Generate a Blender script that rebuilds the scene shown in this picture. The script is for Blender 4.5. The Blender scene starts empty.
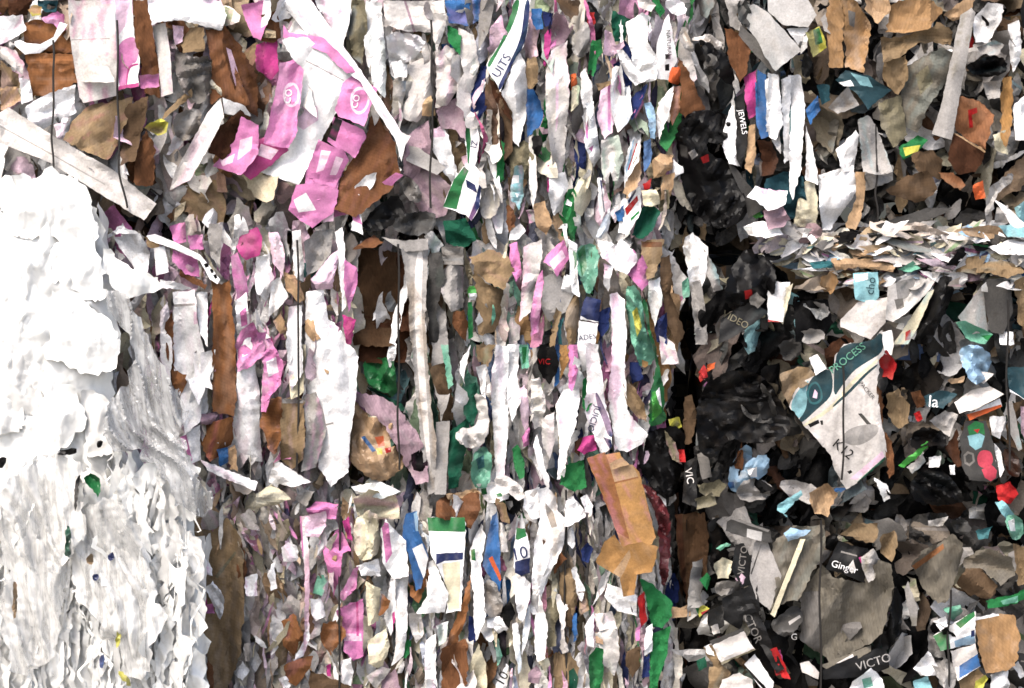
import bpy, math
import numpy as np
from mathutils import Vector, Matrix, Euler
from mathutils.geometry import delaunay_2d_cdt

scene = bpy.context.scene
COL = scene.collection

# ------------------------------------------------------------------ camera
LENS, SENSOR, DIST, PITCH = 88.0, 36.0, 8.0, math.radians(4)
CAM = np.array([0.0, -DIST * math.cos(PITCH), 1.25 + DIST * math.sin(PITCH)])
cam_d = bpy.data.cameras.new('camera')
cam_d.lens, cam_d.sensor_width = LENS, SENSOR
cam_d.clip_end = 500
cam = bpy.data.objects.new('camera', cam_d)
COL.objects.link(cam)
cam.location = CAM
cam.rotation_euler = (math.pi / 2 - PITCH, 0, 0)
scene.camera = cam
ROT = np.array(Euler((math.pi / 2 - PITCH, 0, 0)).to_matrix())
S = 0.0032                      # metres per picture pixel at the bale faces


def at(P, depth):
    """picture points (n,2) and their distance in front of the bale faces -> world points"""
    P = np.asarray(P, float)
    k = SENSOR / LENS / 1024
    d = np.stack([(P[:, 0] - 512) * k, (344 - P[:, 1]) * k, -np.ones(len(P))], 1) @ ROT.T
    t = (-np.asarray(depth, float) - CAM[1]) / d[:, 1]
    return CAM + d * t[:, None]


# ------------------------------------------------------------------ colours (surface albedo)
HEX = dict(w='f6f4f4', lw='dfd8d3', g='b4afab', mg='86817c', dg='4a4846', k='0f0e0f', fw='fffefa', fl='f0eeea', fg='d6d6d6',
           pk='e58dc3', lp='f0cde0', hp='c9488f', mv='b79aa6', br='7d5439', ob='9f6b45', dbr='4b2f20',
           tb='9d8465', kb='695440', tn='c9a681', bk='c3935c', gn='2d7c46', bg='55b84f', dgn='1c5742', mt='79b89d',
           tl='3d747a', lt='92c4cc', dt='25464f', bl='3b6ca6', nb='232f5e', lb='a6c9e6', rd='c42a2c',
           rb='dd4f63', yl='d6d05c', cr='e2d8bb', ol='857d66', sg='7b7468', kt='b08a62', rc='a4704f', lg='c6c3c0', hb='523c2a', mr='6a2a30')
HEX['or'] = 'd9673a'
ALB = 0.65
WHITES = {'w': .87, 'lw': .76, 'fw': .86, 'fl': .84, 'cr': .8, 'lp': .82}


def lin(h):
    c = np.array([int(h[i:i + 2], 16) for i in (0, 2, 4)]) / 255.0
    c = np.where(c <= 0.04045, c / 12.92, ((c + 0.055) / 1.055) ** 2.4)
    return c


C = {k: lin(v) * WHITES.get(k, ALB) for k, v in HEX.items()}

# ------------------------------------------------------------------ materials


def new_mat(name):
    m = bpy.data.materials.new(name)
    m.use_nodes = True
    nt = m.node_tree
    nt.nodes.clear()
    return m, nt


def N(nt, typ, **kw):
    n = nt.nodes.new(typ)
    for k, v in kw.items():
        if k in n.inputs:
            n.inputs[k].default_value = v
        else:
            setattr(n, k, v)
    return n


def scrap_mat(name, rough, spec, mottle, fibre, bump, stain=0.5, translucent=0.0, transparent=0.0, stretch=(1, 1, 1), bump_scale=90):
    m, nt = new_mat(name)
    L = nt.links.new
    out = N(nt, 'ShaderNodeOutputMaterial')
    bs = N(nt, 'ShaderNodeBsdfPrincipled')
    bs.inputs['Roughness'].default_value = rough
    bs.inputs['Specular IOR Level'].default_value = spec
    att = N(nt, 'ShaderNodeAttribute', attribute_name='Col')
    geo = N(nt, 'ShaderNodeNewGeometry')
    oi = N(nt, 'ShaderNodeObjectInfo')
    off = N(nt, 'ShaderNodeVectorMath', operation='SCALE')
    comb = N(nt, 'ShaderNodeCombineXYZ')
    L(oi.outputs['Random'], comb.inputs[0]); L(oi.outputs['Random'], comb.inputs[1]); L(oi.outputs['Random'], comb.inputs[2])
    L(comb.outputs[0], off.inputs[0]); off.inputs['Scale'].default_value = 40.0
    add = N(nt, 'ShaderNodeVectorMath', operation='ADD')
    L(geo.outputs['Position'], add.inputs[0]); L(off.outputs[0], add.inputs[1])
    st = N(nt, 'ShaderNodeVectorMath', operation='MULTIPLY')
    L(add.outputs[0], st.inputs[0]); st.inputs[1].default_value = stretch
    n1 = N(nt, 'ShaderNodeTexNoise', Scale=14.0, Detail=5.0, Roughness=0.62)
    n2 = N(nt, 'ShaderNodeTexNoise', Scale=160.0, Detail=3.0, Roughness=0.6)
    n3 = N(nt, 'ShaderNodeTexNoise', Scale=32.0, Detail=6.0, Roughness=0.7)
    for n in (n1, n3):
        L(add.outputs[0], n.inputs['Vector'])
    L(st.outputs[0], n2.inputs['Vector'])
    r1 = N(nt, 'ShaderNodeMapRange'); r1.inputs[1].default_value = .32; r1.inputs[2].default_value = .62
    r1.inputs[3].default_value = 1 - mottle; r1.inputs[4].default_value = 1.0
    L(n1.outputs['Fac'], r1.inputs[0])
    r2 = N(nt, 'ShaderNodeMapRange'); r2.inputs[1].default_value = .3; r2.inputs[2].default_value = .7
    r2.inputs[3].default_value = 1 - fibre; r2.inputs[4].default_value = 1 + fibre * .4
    L(n2.outputs['Fac'], r2.inputs[0])
    mu = N(nt, 'ShaderNodeMath', operation='MULTIPLY')
    L(r1.outputs[0], mu.inputs[0]); L(r2.outputs[0], mu.inputs[1])
    sc = N(nt, 'ShaderNodeVectorMath', operation='SCALE')
    L(att.outputs['Color'], sc.inputs[0]); L(mu.outputs[0], sc.inputs['Scale'])
    r3 = N(nt, 'ShaderNodeMapRange'); r3.inputs[1].default_value = .58; r3.inputs[2].default_value = .72
    r3.inputs[3].default_value = 0; r3.inputs[4].default_value = stain
    L(n3.outputs['Fac'], r3.inputs[0])
    mx = N(nt, 'ShaderNodeMix', data_type='RGBA', blend_type='MULTIPLY')
    L(r3.outputs[0], mx.inputs[0]); L(sc.outputs[0], mx.inputs[6]); mx.inputs[7].default_value = (.55, .46, .38, 1)
    L(mx.outputs[2], bs.inputs['Base Color'])
    col_out = mx.outputs[2]
    if name == 'cardboard':
        rv = N(nt, 'ShaderNodeVectorRotate', rotation_type='Y_AXIS')
        an = N(nt, 'ShaderNodeMath', operation='MULTIPLY'); an.inputs[1].default_value = 21.0
        L(oi.outputs['Random'], an.inputs[0]); L(an.outputs[0], rv.inputs['Angle']); L(geo.outputs['Position'], rv.inputs['Vector'])
        wv = N(nt, 'ShaderNodeTexWave', Scale=34.0, Distortion=1.2, Detail=2.0)
        L(rv.outputs[0], wv.inputs['Vector'])
        wr = N(nt, 'ShaderNodeMapRange'); wr.inputs[1].default_value = .0; wr.inputs[2].default_value = .35
        wr.inputs[3].default_value = .90; wr.inputs[4].default_value = 1.0
        L(wv.outputs['Fac'], wr.inputs[0])
        s4 = N(nt, 'ShaderNodeVectorMath', operation='SCALE')
        L(col_out, s4.inputs[0]); L(wr.outputs[0], s4.inputs['Scale'])
        L(s4.outputs[0], bs.inputs['Base Color'])
    nb = N(nt, 'ShaderNodeTexNoise', Scale=bump_scale, Detail=4.0, Roughness=0.6)
    L(st.outputs[0], nb.inputs['Vector'])
    bp = N(nt, 'ShaderNodeBump', Strength=bump, Distance=0.004)
    L(nb.outputs['Fac'], bp.inputs['Height'])
    L(bp.outputs[0], bs.inputs['Normal'])
    sh = bs.outputs[0]
    if translucent:
        tr = N(nt, 'ShaderNodeBsdfTranslucent')
        L(mx.outputs[2], tr.inputs['Color'])
        ms = N(nt, 'ShaderNodeMixShader'); ms.inputs[0].default_value = translucent
        L(sh, ms.inputs[1]); L(tr.outputs[0], ms.inputs[2]); sh = ms.outputs[0]
    if transparent:
        tp = N(nt, 'ShaderNodeBsdfTransparent')
        ms = N(nt, 'ShaderNodeMixShader')
        rr = N(nt, 'ShaderNodeMapRange'); rr.inputs[1].default_value = .35; rr.inputs[2].default_value = .65
        rr.inputs[3].default_value = 0.05; rr.inputs[4].default_value = transparent
        mp = N(nt, 'ShaderNodeMapping'); mp.inputs['Rotation'].default_value = (0, math.radians(24), 0); mp.inputs['Scale'].default_value = (1, 1, .07)
        ns = N(nt, 'ShaderNodeTexNoise', Scale=34.0, Detail=5.0, Roughness=.65)
        L(geo.outputs['Position'], mp.inputs[0]); L(mp.outputs[0], ns.inputs['Vector'])
        L(ns.outputs['Fac'], rr.inputs[0]); L(rr.outputs[0], ms.inputs[0])
        rr.inputs[1].default_value = .42; rr.inputs[2].default_value = .60
        L(sh, ms.inputs[1]); L(tp.outputs[0], ms.inputs[2]); sh = ms.outputs[0]
    L(sh, out.inputs[0])
    return m


M = {
    'paper': scrap_mat('paper', .85, .10, .13, .20, .45, .5),
    'card': scrap_mat('cardboard', .9, .08, .30, .22, .4, .55, stretch=(1, 1, .25)),
    'board': scrap_mat('board', .85, .12, .20, .2, .35, .45),
    'print': scrap_mat('printed_carton', .6, .22, .18, .16, .35, .4),
    'black_film': scrap_mat('black_film', .46, .14, .2, .10, .15, .1, bump_scale=70),
    'film': scrap_mat('plastic_film', .36, .4, .25, .10, .7, .15, translucent=.12, bump_scale=80),
    'white_film': scrap_mat('white_film', .33, .6, .05, .03, .55, .05, translucent=.2, stretch=(1, 1, .4), bump_scale=55),
    'thin_film': scrap_mat('thin_film', .35, .4, .05, .03, .5, .0, translucent=.3, transparent=.2, stretch=(1, 1, .3), bump_scale=50),
    'sheer': scrap_mat('sheer_film', .25, .6, .05, .03, .6, .0, translucent=.2, transparent=.72, stretch=(1, 1, .3), bump_scale=50),
}
m, nt = new_mat('wire')
o_ = N(nt, 'ShaderNodeOutputMaterial'); b_ = N(nt, 'ShaderNodeBsdfPrincipled')
b_.inputs['Base Color'].default_value = (.025, .022, .02, 1); b_.inputs['Roughness'].default_value = .5; b_.inputs['Metallic'].default_value = .6
nt.links.new(b_.outputs[0], o_.inputs[0])
M['wire'] = m

# ------------------------------------------------------------------ relief


class Noise:
    def __init__(s, rng):
        s.t = rng.random((64, 64))

    def __call__(s, P):
        i = np.floor(P).astype(int); f = P - i; f = f * f * (3 - 2 * f)
        a, b = i[:, 0] & 63, i[:, 1] & 63
        a1, b1 = (a + 1) & 63, (b + 1) & 63
        t = s.t
        return (t[a, b] * (1 - f[:, 0]) + t[a1, b] * f[:, 0]) * (1 - f[:, 1]) + (t[a, b1] * (1 - f[:, 0]) + t[a1, b1] * f[:, 0]) * f[:, 1]


# per kind: spacing px, crease slope, creases, fine slope, noise slope, edge curl, thickness m, tear px, material
KIND = {
    'P': (2.7, .52, 9, .55, .30, 1.1, .0010, .42, 'paper', 'paper_scrap', 'paper scrap'),
    'S': (2.9, .45, 7, .5, .15, .6, .0010, .40, 'paper', 'paper_strip', 'paper strip'),
    'C': (3.0, .46, 8, .42, .30, .8, .0045, .70, 'card', 'cardboard_scrap', 'cardboard'),
    'B': (3.4, .16, 4, .09, .08, .3, .0040, .25, 'board', 'board_offcut', 'board offcut'),
    'L': (3.0, .10, 3, .05, .05, .2, .0030, .10, 'board', 'plastic_strap', 'plastic strap'),
    'X': (2.8, .22, 6, .32, .16, .6, .0022, .35, 'print', 'carton_piece', 'carton'),
    'F': (2.6, .75, 13, 1.1, .5, .6, .0008, .60, 'film', 'film_scrap', 'plastic film'),
    'W': (2.6, .25, 10, .38, .35, .0, .0300, .60, 'white_film', 'film_wad', 'plastic film'),
    'D': (2.4, .26, 9, .24, .10, .3, .0008, .40, 'sheer', 'film_sheet', 'plastic film'),
}


def inside(P, poly):
    x, y = P[:, 0][:, None], P[:, 1][:, None]
    a = poly; b = np.roll(poly, -1, 0)
    c = ((a[:, 1] > y) != (b[:, 1] > y))
    dy = np.where(b[:, 1] == a[:, 1], 1e-9, b[:, 1] - a[:, 1])
    xi = (b[:, 0] - a[:, 0]) * (y - a[:, 1]) / dy + a[:, 0]
    return ((c & (x < xi)).sum(1) % 2) == 1


def edge_dist(P, poly):
    a = poly[None]; b = np.roll(poly, -1, 0)[None]
    ab = b - a; ap = P[:, None] - a
    t = np.clip((ap * ab).sum(2) / np.maximum((ab * ab).sum(2), 1e-9), 0, 1)
    return np.sqrt(((ap - ab * t[..., None]) ** 2).sum(2)).min(1)


def densify(poly, step, tear, rng):
    out = []
    n = len(poly)
    for i in range(n):
        a, b = poly[i], poly[(i + 1) % n]
        L = np.hypot(*(b - a))
        if L < 1e-6:
            continue
        k = max(1, int(round(L / step)))
        nrm = np.array([b[1] - a[1], a[0] - b[0]]) / L
        bow = rng.normal(0, min(.02 * L, .6)) if tear > .3 else 0
        for j in range(k):
            t = j / k
            p = a + (b - a) * t + nrm * bow * math.sin(math.pi * t)
            if tear:
                p = p + nrm * rng.normal(0, tear * (.5 if j == 0 else 1))
            out.append(p)
    return np.array(out)


def ragged(p, amt, wl, rng):
    n1, n2 = Noise(rng), Noise(rng)
    return p + amt * (np.c_[n1(p / wl), n2(p / wl)] * 2 - 1)


def relief(P, poly, kind, amp, rng, depth_cm_room=3.0):
    """height in metres of points P (picture px) on a creased sheet"""
    sp, slope, K, fine, nslope, curl, th, tear, mat, _, _ = KIND[kind]
    c = poly.mean(0); Q = (P - c) * S
    ctr = (poly - c) * S
    u, sv, vt = np.linalg.svd(ctr - ctr.mean(0), full_matrices=False)
    ax = vt[0]; ang0 = math.atan2(ax[1], ax[0]) + math.pi / 2       # crease normals across the long axis
    ext = np.abs((ctr - ctr.mean(0)) @ vt.T).max(0)
    mind = max(ext.min(), .004)
    elong = ext[0] / mind
    h = np.zeros(len(P))
    for k in range(K):
        along = rng.random() < min(.85, .35 + .15 * elong)
        th_ = rng.normal(ang0, .32) if along else rng.uniform(0, math.pi)
        n = np.array([math.cos(th_), math.sin(th_)])
        q = Q @ n
        rngq = np.abs(ctr @ n).max()
        s_ = slope * amp * float(np.clip(rng.standard_t(2.5), -4, 4)) * 1.15 / math.sqrt(K)
        h += s_ * np.abs(q - rng.uniform(-.85, .85) * rngq)
    A = np.c_[Q, np.ones(len(Q))]
    if len(Q) > 3:
        h -= A @ np.linalg.lstsq(A, h, rcond=None)[0]
    # bent across the long axis
    v = Q @ vt[1]
    h += amp * rng.normal(0, 1) * (.22 if kind in 'PSFC' else .1) * (v * v / mind)
    lim = min(.03, max(.006, .55 * mind)) * max(1, amp)
    h = lim * np.tanh(h / lim)
    # finer creases
    nz = Noise(rng); px = P / 1.0
    m_ = nz(px / 17.0 + 7)
    for k in range(3):
        th_ = rng.normal(ang0, .5) if rng.random() < .65 else rng.uniform(0, math.pi)
        n = np.array([math.cos(th_), math.sin(th_)])
        wl = rng.uniform(9, 22) * S
        t = (Q @ n) / wl + rng.random() * 9 + 1.3 * nz(px / 26.0 + 11 * k)
        tri = np.abs((t % 1) - .5)
        h += fine * amp * wl * .55 * tri * np.clip(m_ * 1.8 - .45, 0, 1) * rng.choice([-1, 1])
    nz2 = Noise(rng)
    h += nslope * amp * S * 4.5 * (nz2(px / 6.0) - .5) + nslope * amp * S * 10 * (nz2(px / 15.0 + 31) - .5)
    if curl:
        d = edge_dist(P, poly)
        r = min(9.0, .8 * mind / S)
        e = np.clip(1 - d / r, 0, 1) ** 2
        h += curl * amp * S * r * .55 * e * (nz(px / 21.0 + 40) * 2.4 - 1.15)
    if kind == 'W':
        d = edge_dist(P, poly)
        R = min(60.0, 1.3 * mind / S)
        q = np.clip(d / R, 0, 1)
        h = h * .45 - .030 + .26 * R * S * (.15 * np.sqrt(1 - (1 - q) ** 2) + .85 * np.sin(q * math.pi / 2) ** 1.6)
        # gathered folds: long soft pleats, then finer and finer crinkles hanging from them
        W1 = P + np.c_[nz(P / 24), nz2(P / 24)] * 14
        for sx, sy, a in ((20, 60, .5), (9, 34, .6), (5, 30, .95), (3.2, 22, .85)):
            r_ = 1 - np.abs(nz2(W1 / np.array([sx, sy]) + sx) * 2 - 1)
            h += amp * a * S * sx * .55 * (r_ ** 2.5 - .35) * np.clip(q * 3, .5, 1)
    if kind == 'D':
        dirv = np.array([.93, -.36])
        w = (P @ dirv) + 5 * nz(P / 40)
        for wl, a in ((11, .5), (5.5, .3), (23, .6)):
            t = w / wl + 2 * nz2(P / 60)
            h += amp * a * S * wl * .4 * (1 - 2 * np.abs((t % 1) - .5)) ** 2
    return h


GLYPH = {}


def glyphs(txt):
    """the flat triangles of a line of text, height about 1, centred"""
    if txt not in GLYPH:
        cu = bpy.data.curves.new('lettering', 'FONT'); cu.body = txt; cu.resolution_u = 3
        ob = bpy.data.objects.new('lettering', cu); COL.objects.link(ob)
        dg = bpy.context.evaluated_depsgraph_get(); me = ob.evaluated_get(dg).to_mesh(); me.calc_loop_triangles()
        V = np.array([v.co[:2] for v in me.vertices]); T = np.array([t.vertices[:] for t in me.loop_triangles])
        bpy.data.objects.remove(ob); bpy.data.curves.remove(cu)
        V = (V - (V.min(0) + V.max(0)) / 2) / max(V[:, 1].max() - V[:, 1].min(), 1e-6)
        for _ in range(3):          # fine enough to follow the creases
            V3 = V[T]; m_ = (V3 + np.roll(V3, -1, 1)) / 2
            n_ = len(T)
            V = np.concatenate([V3.reshape(-1, 2), m_.reshape(-1, 2)])
            a = np.arange(n_) * 3; b = a + 3 * n_
            T = np.concatenate([np.c_[a, b, b + 2], np.c_[a + 1, b + 1, b], np.c_[a + 2, b + 2, b + 1], np.c_[b, b + 1, b + 2]])
        GLYPH[txt] = (V, T)
    return GLYPH[txt]


def hi_area(p):
    return float(np.ptp(p[:, 0]) * np.ptp(p[:, 1]))


def rounded(p, it=1):
    p = np.asarray(p, float)
    for _ in range(it):
        q = np.roll(p, -1, 0)
        p = np.stack([p * .75 + q * .25, p * .25 + q * .75], 1).reshape(-1, 2)
    return p


def sheet(poly, kind, color, depth, rng, amp=1.0, yaw=0.0, pitch=0.0, th=None, prints=(), texts=(), spacing=None, tint=None):
    """a creased sheet with thickness whose outline is poly: returns verts, tris, per-tri colours"""
    sp, slope, K, fine, nslope, curl, th0, tear, mat, _, _ = KIND[kind]
    sp = spacing or sp
    th = th0 if th is None else th
    poly = np.asarray(poly, float)
    if kind in 'FWD' and len(poly) < 40:
        poly = rounded(poly)
    out = densify(poly, sp * 1.15, tear * min(1.0, sp / 2.5), rng)
    if kind == 'W':
        out = ragged(ragged(out, 9, 22, rng), 4, 7, rng)
    elif kind == 'D' and hi_area(out) > 2500:
        out = ragged(ragged(out, 10, 26, rng), 5, 8, rng)
    lo, hi = out.min(0), out.max(0)
    area = abs(np.dot(out[:, 0], np.roll(out[:, 1], -1)) - np.dot(out[:, 1], np.roll(out[:, 0], -1))) / 2
    if area > 9000 and kind not in 'WD':
        sp *= 1.25
    gx = np.arange(lo[0] + sp * .5, hi[0], sp); gy = np.arange(lo[1] + sp * .5, hi[1], sp * .87)
    if len(gx) and len(gy):
        G = np.stack(np.meshgrid(gx, gy), -1).astype(float)
        G[1::2, :, 0] += sp / 2
        G = G.reshape(-1, 2) + rng.uniform(-.22, .22, (G.shape[0] * G.shape[1], 2)) * sp
        G = G[inside(G, out)]
        if len(G):
            G = G[edge_dist(G, out) > sp * .42]
    else:
        G = np.zeros((0, 2))
    pts = [out, G]; edges = [(i, (i + 1) % len(out)) for i in range(len(out))]
    n = len(out) + len(G)
    decs = []
    for col, pp in prints:
        pp = np.asarray(pp, float)
        if len(pp) > 6:
            pp = rounded(pp, 2)
        d = densify(pp, sp * 1.6, .12, rng)
        edges += [(n + i, n + (i + 1) % len(d)) for i in range(len(d))]
        pts.append(d); n += len(d); decs.append((col, pp if len(pp) > 2 else d))
    V2 = np.concatenate(pts)
    r = delaunay_2d_cdt([Vector((p[0], -p[1])) for p in V2], edges, [], 0, 1e-4, False)
    V = np.array([(v[0], -v[1]) for v in r[0]])
    F = np.array([f[:] for f in r[2] if len(f) == 3])
    cen = V[F].mean(1)
    keep = inside(cen, out)
    F = F[keep]; cen = cen[keep]
    used = np.unique(F); remap = -np.ones(len(V), int); remap[used] = np.arange(len(used))
    V = V[used]; F = remap[F]
    fc = np.tile(C[color], (len(F), 1))
    for col, pp in decs:
        fc[inside(cen, pp)] = C[col]
    seed = int(rng.integers(1 << 30))
    c = poly.mean(0)
    fcc = np.repeat(fc[:, None], 3, 1)
    if tint:
        # old print, streaks along the sheet, dirt and scuffs
        nA, nB, nC = Noise(rng), Noise(rng), Noise(rng)
        q0 = V - c
        _, _, vt = np.linalg.svd(poly - c, full_matrices=False)
        al, ac = q0 @ vt[0], q0 @ vt[1]
        wob = 3 * nC(V / 11)
        s1 = np.clip((nA(np.c_[(ac + wob) / rng.uniform(2.5, 6), al / rng.uniform(16, 40)] + 300) - rng.uniform(.5, .72)) * 6, 0, 1) * rng.uniform(.1, .6)
        s2 = np.clip((nB(V / rng.uniform(4, 9)) - rng.uniform(.5, .66)) * 5, 0, 1) * rng.uniform(.08, .38)
        s3 = 1 - rng.uniform(.05, .22) * nC(V / 9 + 17)
        t1, t2 = C[tint[int(rng.integers(len(tint)))]], C[['tb', 'mg', 'lw', 'ol', 'g'][int(rng.integers(5))]]
        lum = C[color].mean(); dark = (.45 if kind == 'X' else 1.0) if lum > .28 else .35 if lum > .1 else .06
        a1, a2 = (s1 * dark)[F][..., None], (s2 * dark)[F][..., None]
        fcc = (fcc * (1 - a1) + t1 * a1) * (1 - a2) + t2 * a2
        fcc = fcc * s3[F][..., None]

    def dep(P):
        h = relief(P, poly, kind, amp, np.random.default_rng(seed))
        return depth + h + yaw * (P[:, 0] - c[0]) * S + pitch * (P[:, 1] - c[1]) * S
    # one relief for sheet and lettering together, so both lie on the same creases
    tv = []; tt = []; tc = []; base = len(V)
    for txt, col, x, y, size, rot in texts:
        g, t = glyphs(txt)
        a = math.radians(rot); R = np.array([[math.cos(a), -math.sin(a)], [math.sin(a), math.cos(a)]])
        q = (g * size) @ R.T
        tv.append(np.c_[x + q[:, 0], y - q[:, 1]]); tt.append(t + base); base += len(g); tc.append(np.tile(C[col], (len(t), 1)))
    allP = np.concatenate([V] + tv) if tv else V
    D = dep(allP)
    front = at(V, D[:len(V)])
    back = at(V, D[:len(V)] - th)
    ecount = {}
    for f in F:
        for i in range(3):
            e = (f[i], f[(i + 1) % 3])
            k = (min(e), max(e))
            ecount[k] = None if k in ecount else e
    rim = np.array([e for e in ecount.values() if e is not None])
    nv = len(V)
    verts = [front, back]
    tris = [F, F[:, ::-1] + nv]
    wide = lambda a: np.repeat(a[:, None], 3, 1)
    cols = [fcc, wide(np.tile(fc.mean(0) if kind != 'X' else C['tb'], (len(F), 1)))]
    if len(rim):
        rb = 2 * nv
        ua, ub = front[rim[:, 0]], front[rim[:, 1]]
        la, lb = back[rim[:, 0]], back[rim[:, 1]]
        m_ = len(rim)
        verts += [ua, ub, la, lb]
        i = np.arange(m_) + rb
        tris += [np.c_[i, i + 2 * m_, i + m_], np.c_[i + m_, i + 2 * m_, i + 3 * m_]]
        ec = C['tn'] * .9 if kind == 'C' else C[color]
        cols += [wide(np.tile(ec, (2 * m_, 1)))]
    nb_ = sum(len(v) for v in verts)
    if tv:
        tp = allP[len(V):]
        verts.append(at(tp, D[len(V):] + .0035))
        for t, cc in zip(tt, tc):
            tris.append(t - len(V) + nb_); cols.append(wide(cc))
    return np.concatenate(verts), np.concatenate(tris), np.concatenate(cols)


def build(name, V, T, FC, mat, parent=None, center=True, sharp=16):
    me = bpy.data.meshes.new(name)
    c = V.mean(0) if center else np.zeros(3)
    if parent is not None and center:
        c = np.array(parent.location)
    W = V - c
    me.vertices.add(len(W)); me.vertices.foreach_set('co', W.astype(np.float32).ravel())
    me.loops.add(len(T) * 3); me.loops.foreach_set('vertex_index', T.astype(np.int32).ravel())
    me.polygons.add(len(T))
    me.polygons.foreach_set('loop_start', np.arange(0, len(T) * 3, 3, dtype=np.int32))
    me.polygons.foreach_set('loop_total', np.full(len(T), 3, np.int32))
    me.polygons.foreach_set('use_smooth', np.ones(len(T), bool))
    at_ = me.color_attributes.new('Col', 'FLOAT_COLOR', 'CORNER')
    FC = np.asarray(FC)
    FC = (np.repeat(FC[:, None], 3, 1) if FC.ndim == 2 else FC).reshape(-1, 3)
    cc = np.c_[FC, np.ones(len(FC))]
    at_.data.foreach_set('color', cc.astype(np.float32).ravel())
    me.update(); me.validate()
    if sharp:
        me.set_sharp_from_angle(angle=math.radians(sharp))
    me.materials.append(mat)
    o = bpy.data.objects.new(name, me); COL.objects.link(o)
    if parent is None:
        if center:
            o.location = c
    else:
        o.parent = parent
        if not center:
            o.location = -np.array(parent.location)
    return o


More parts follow.
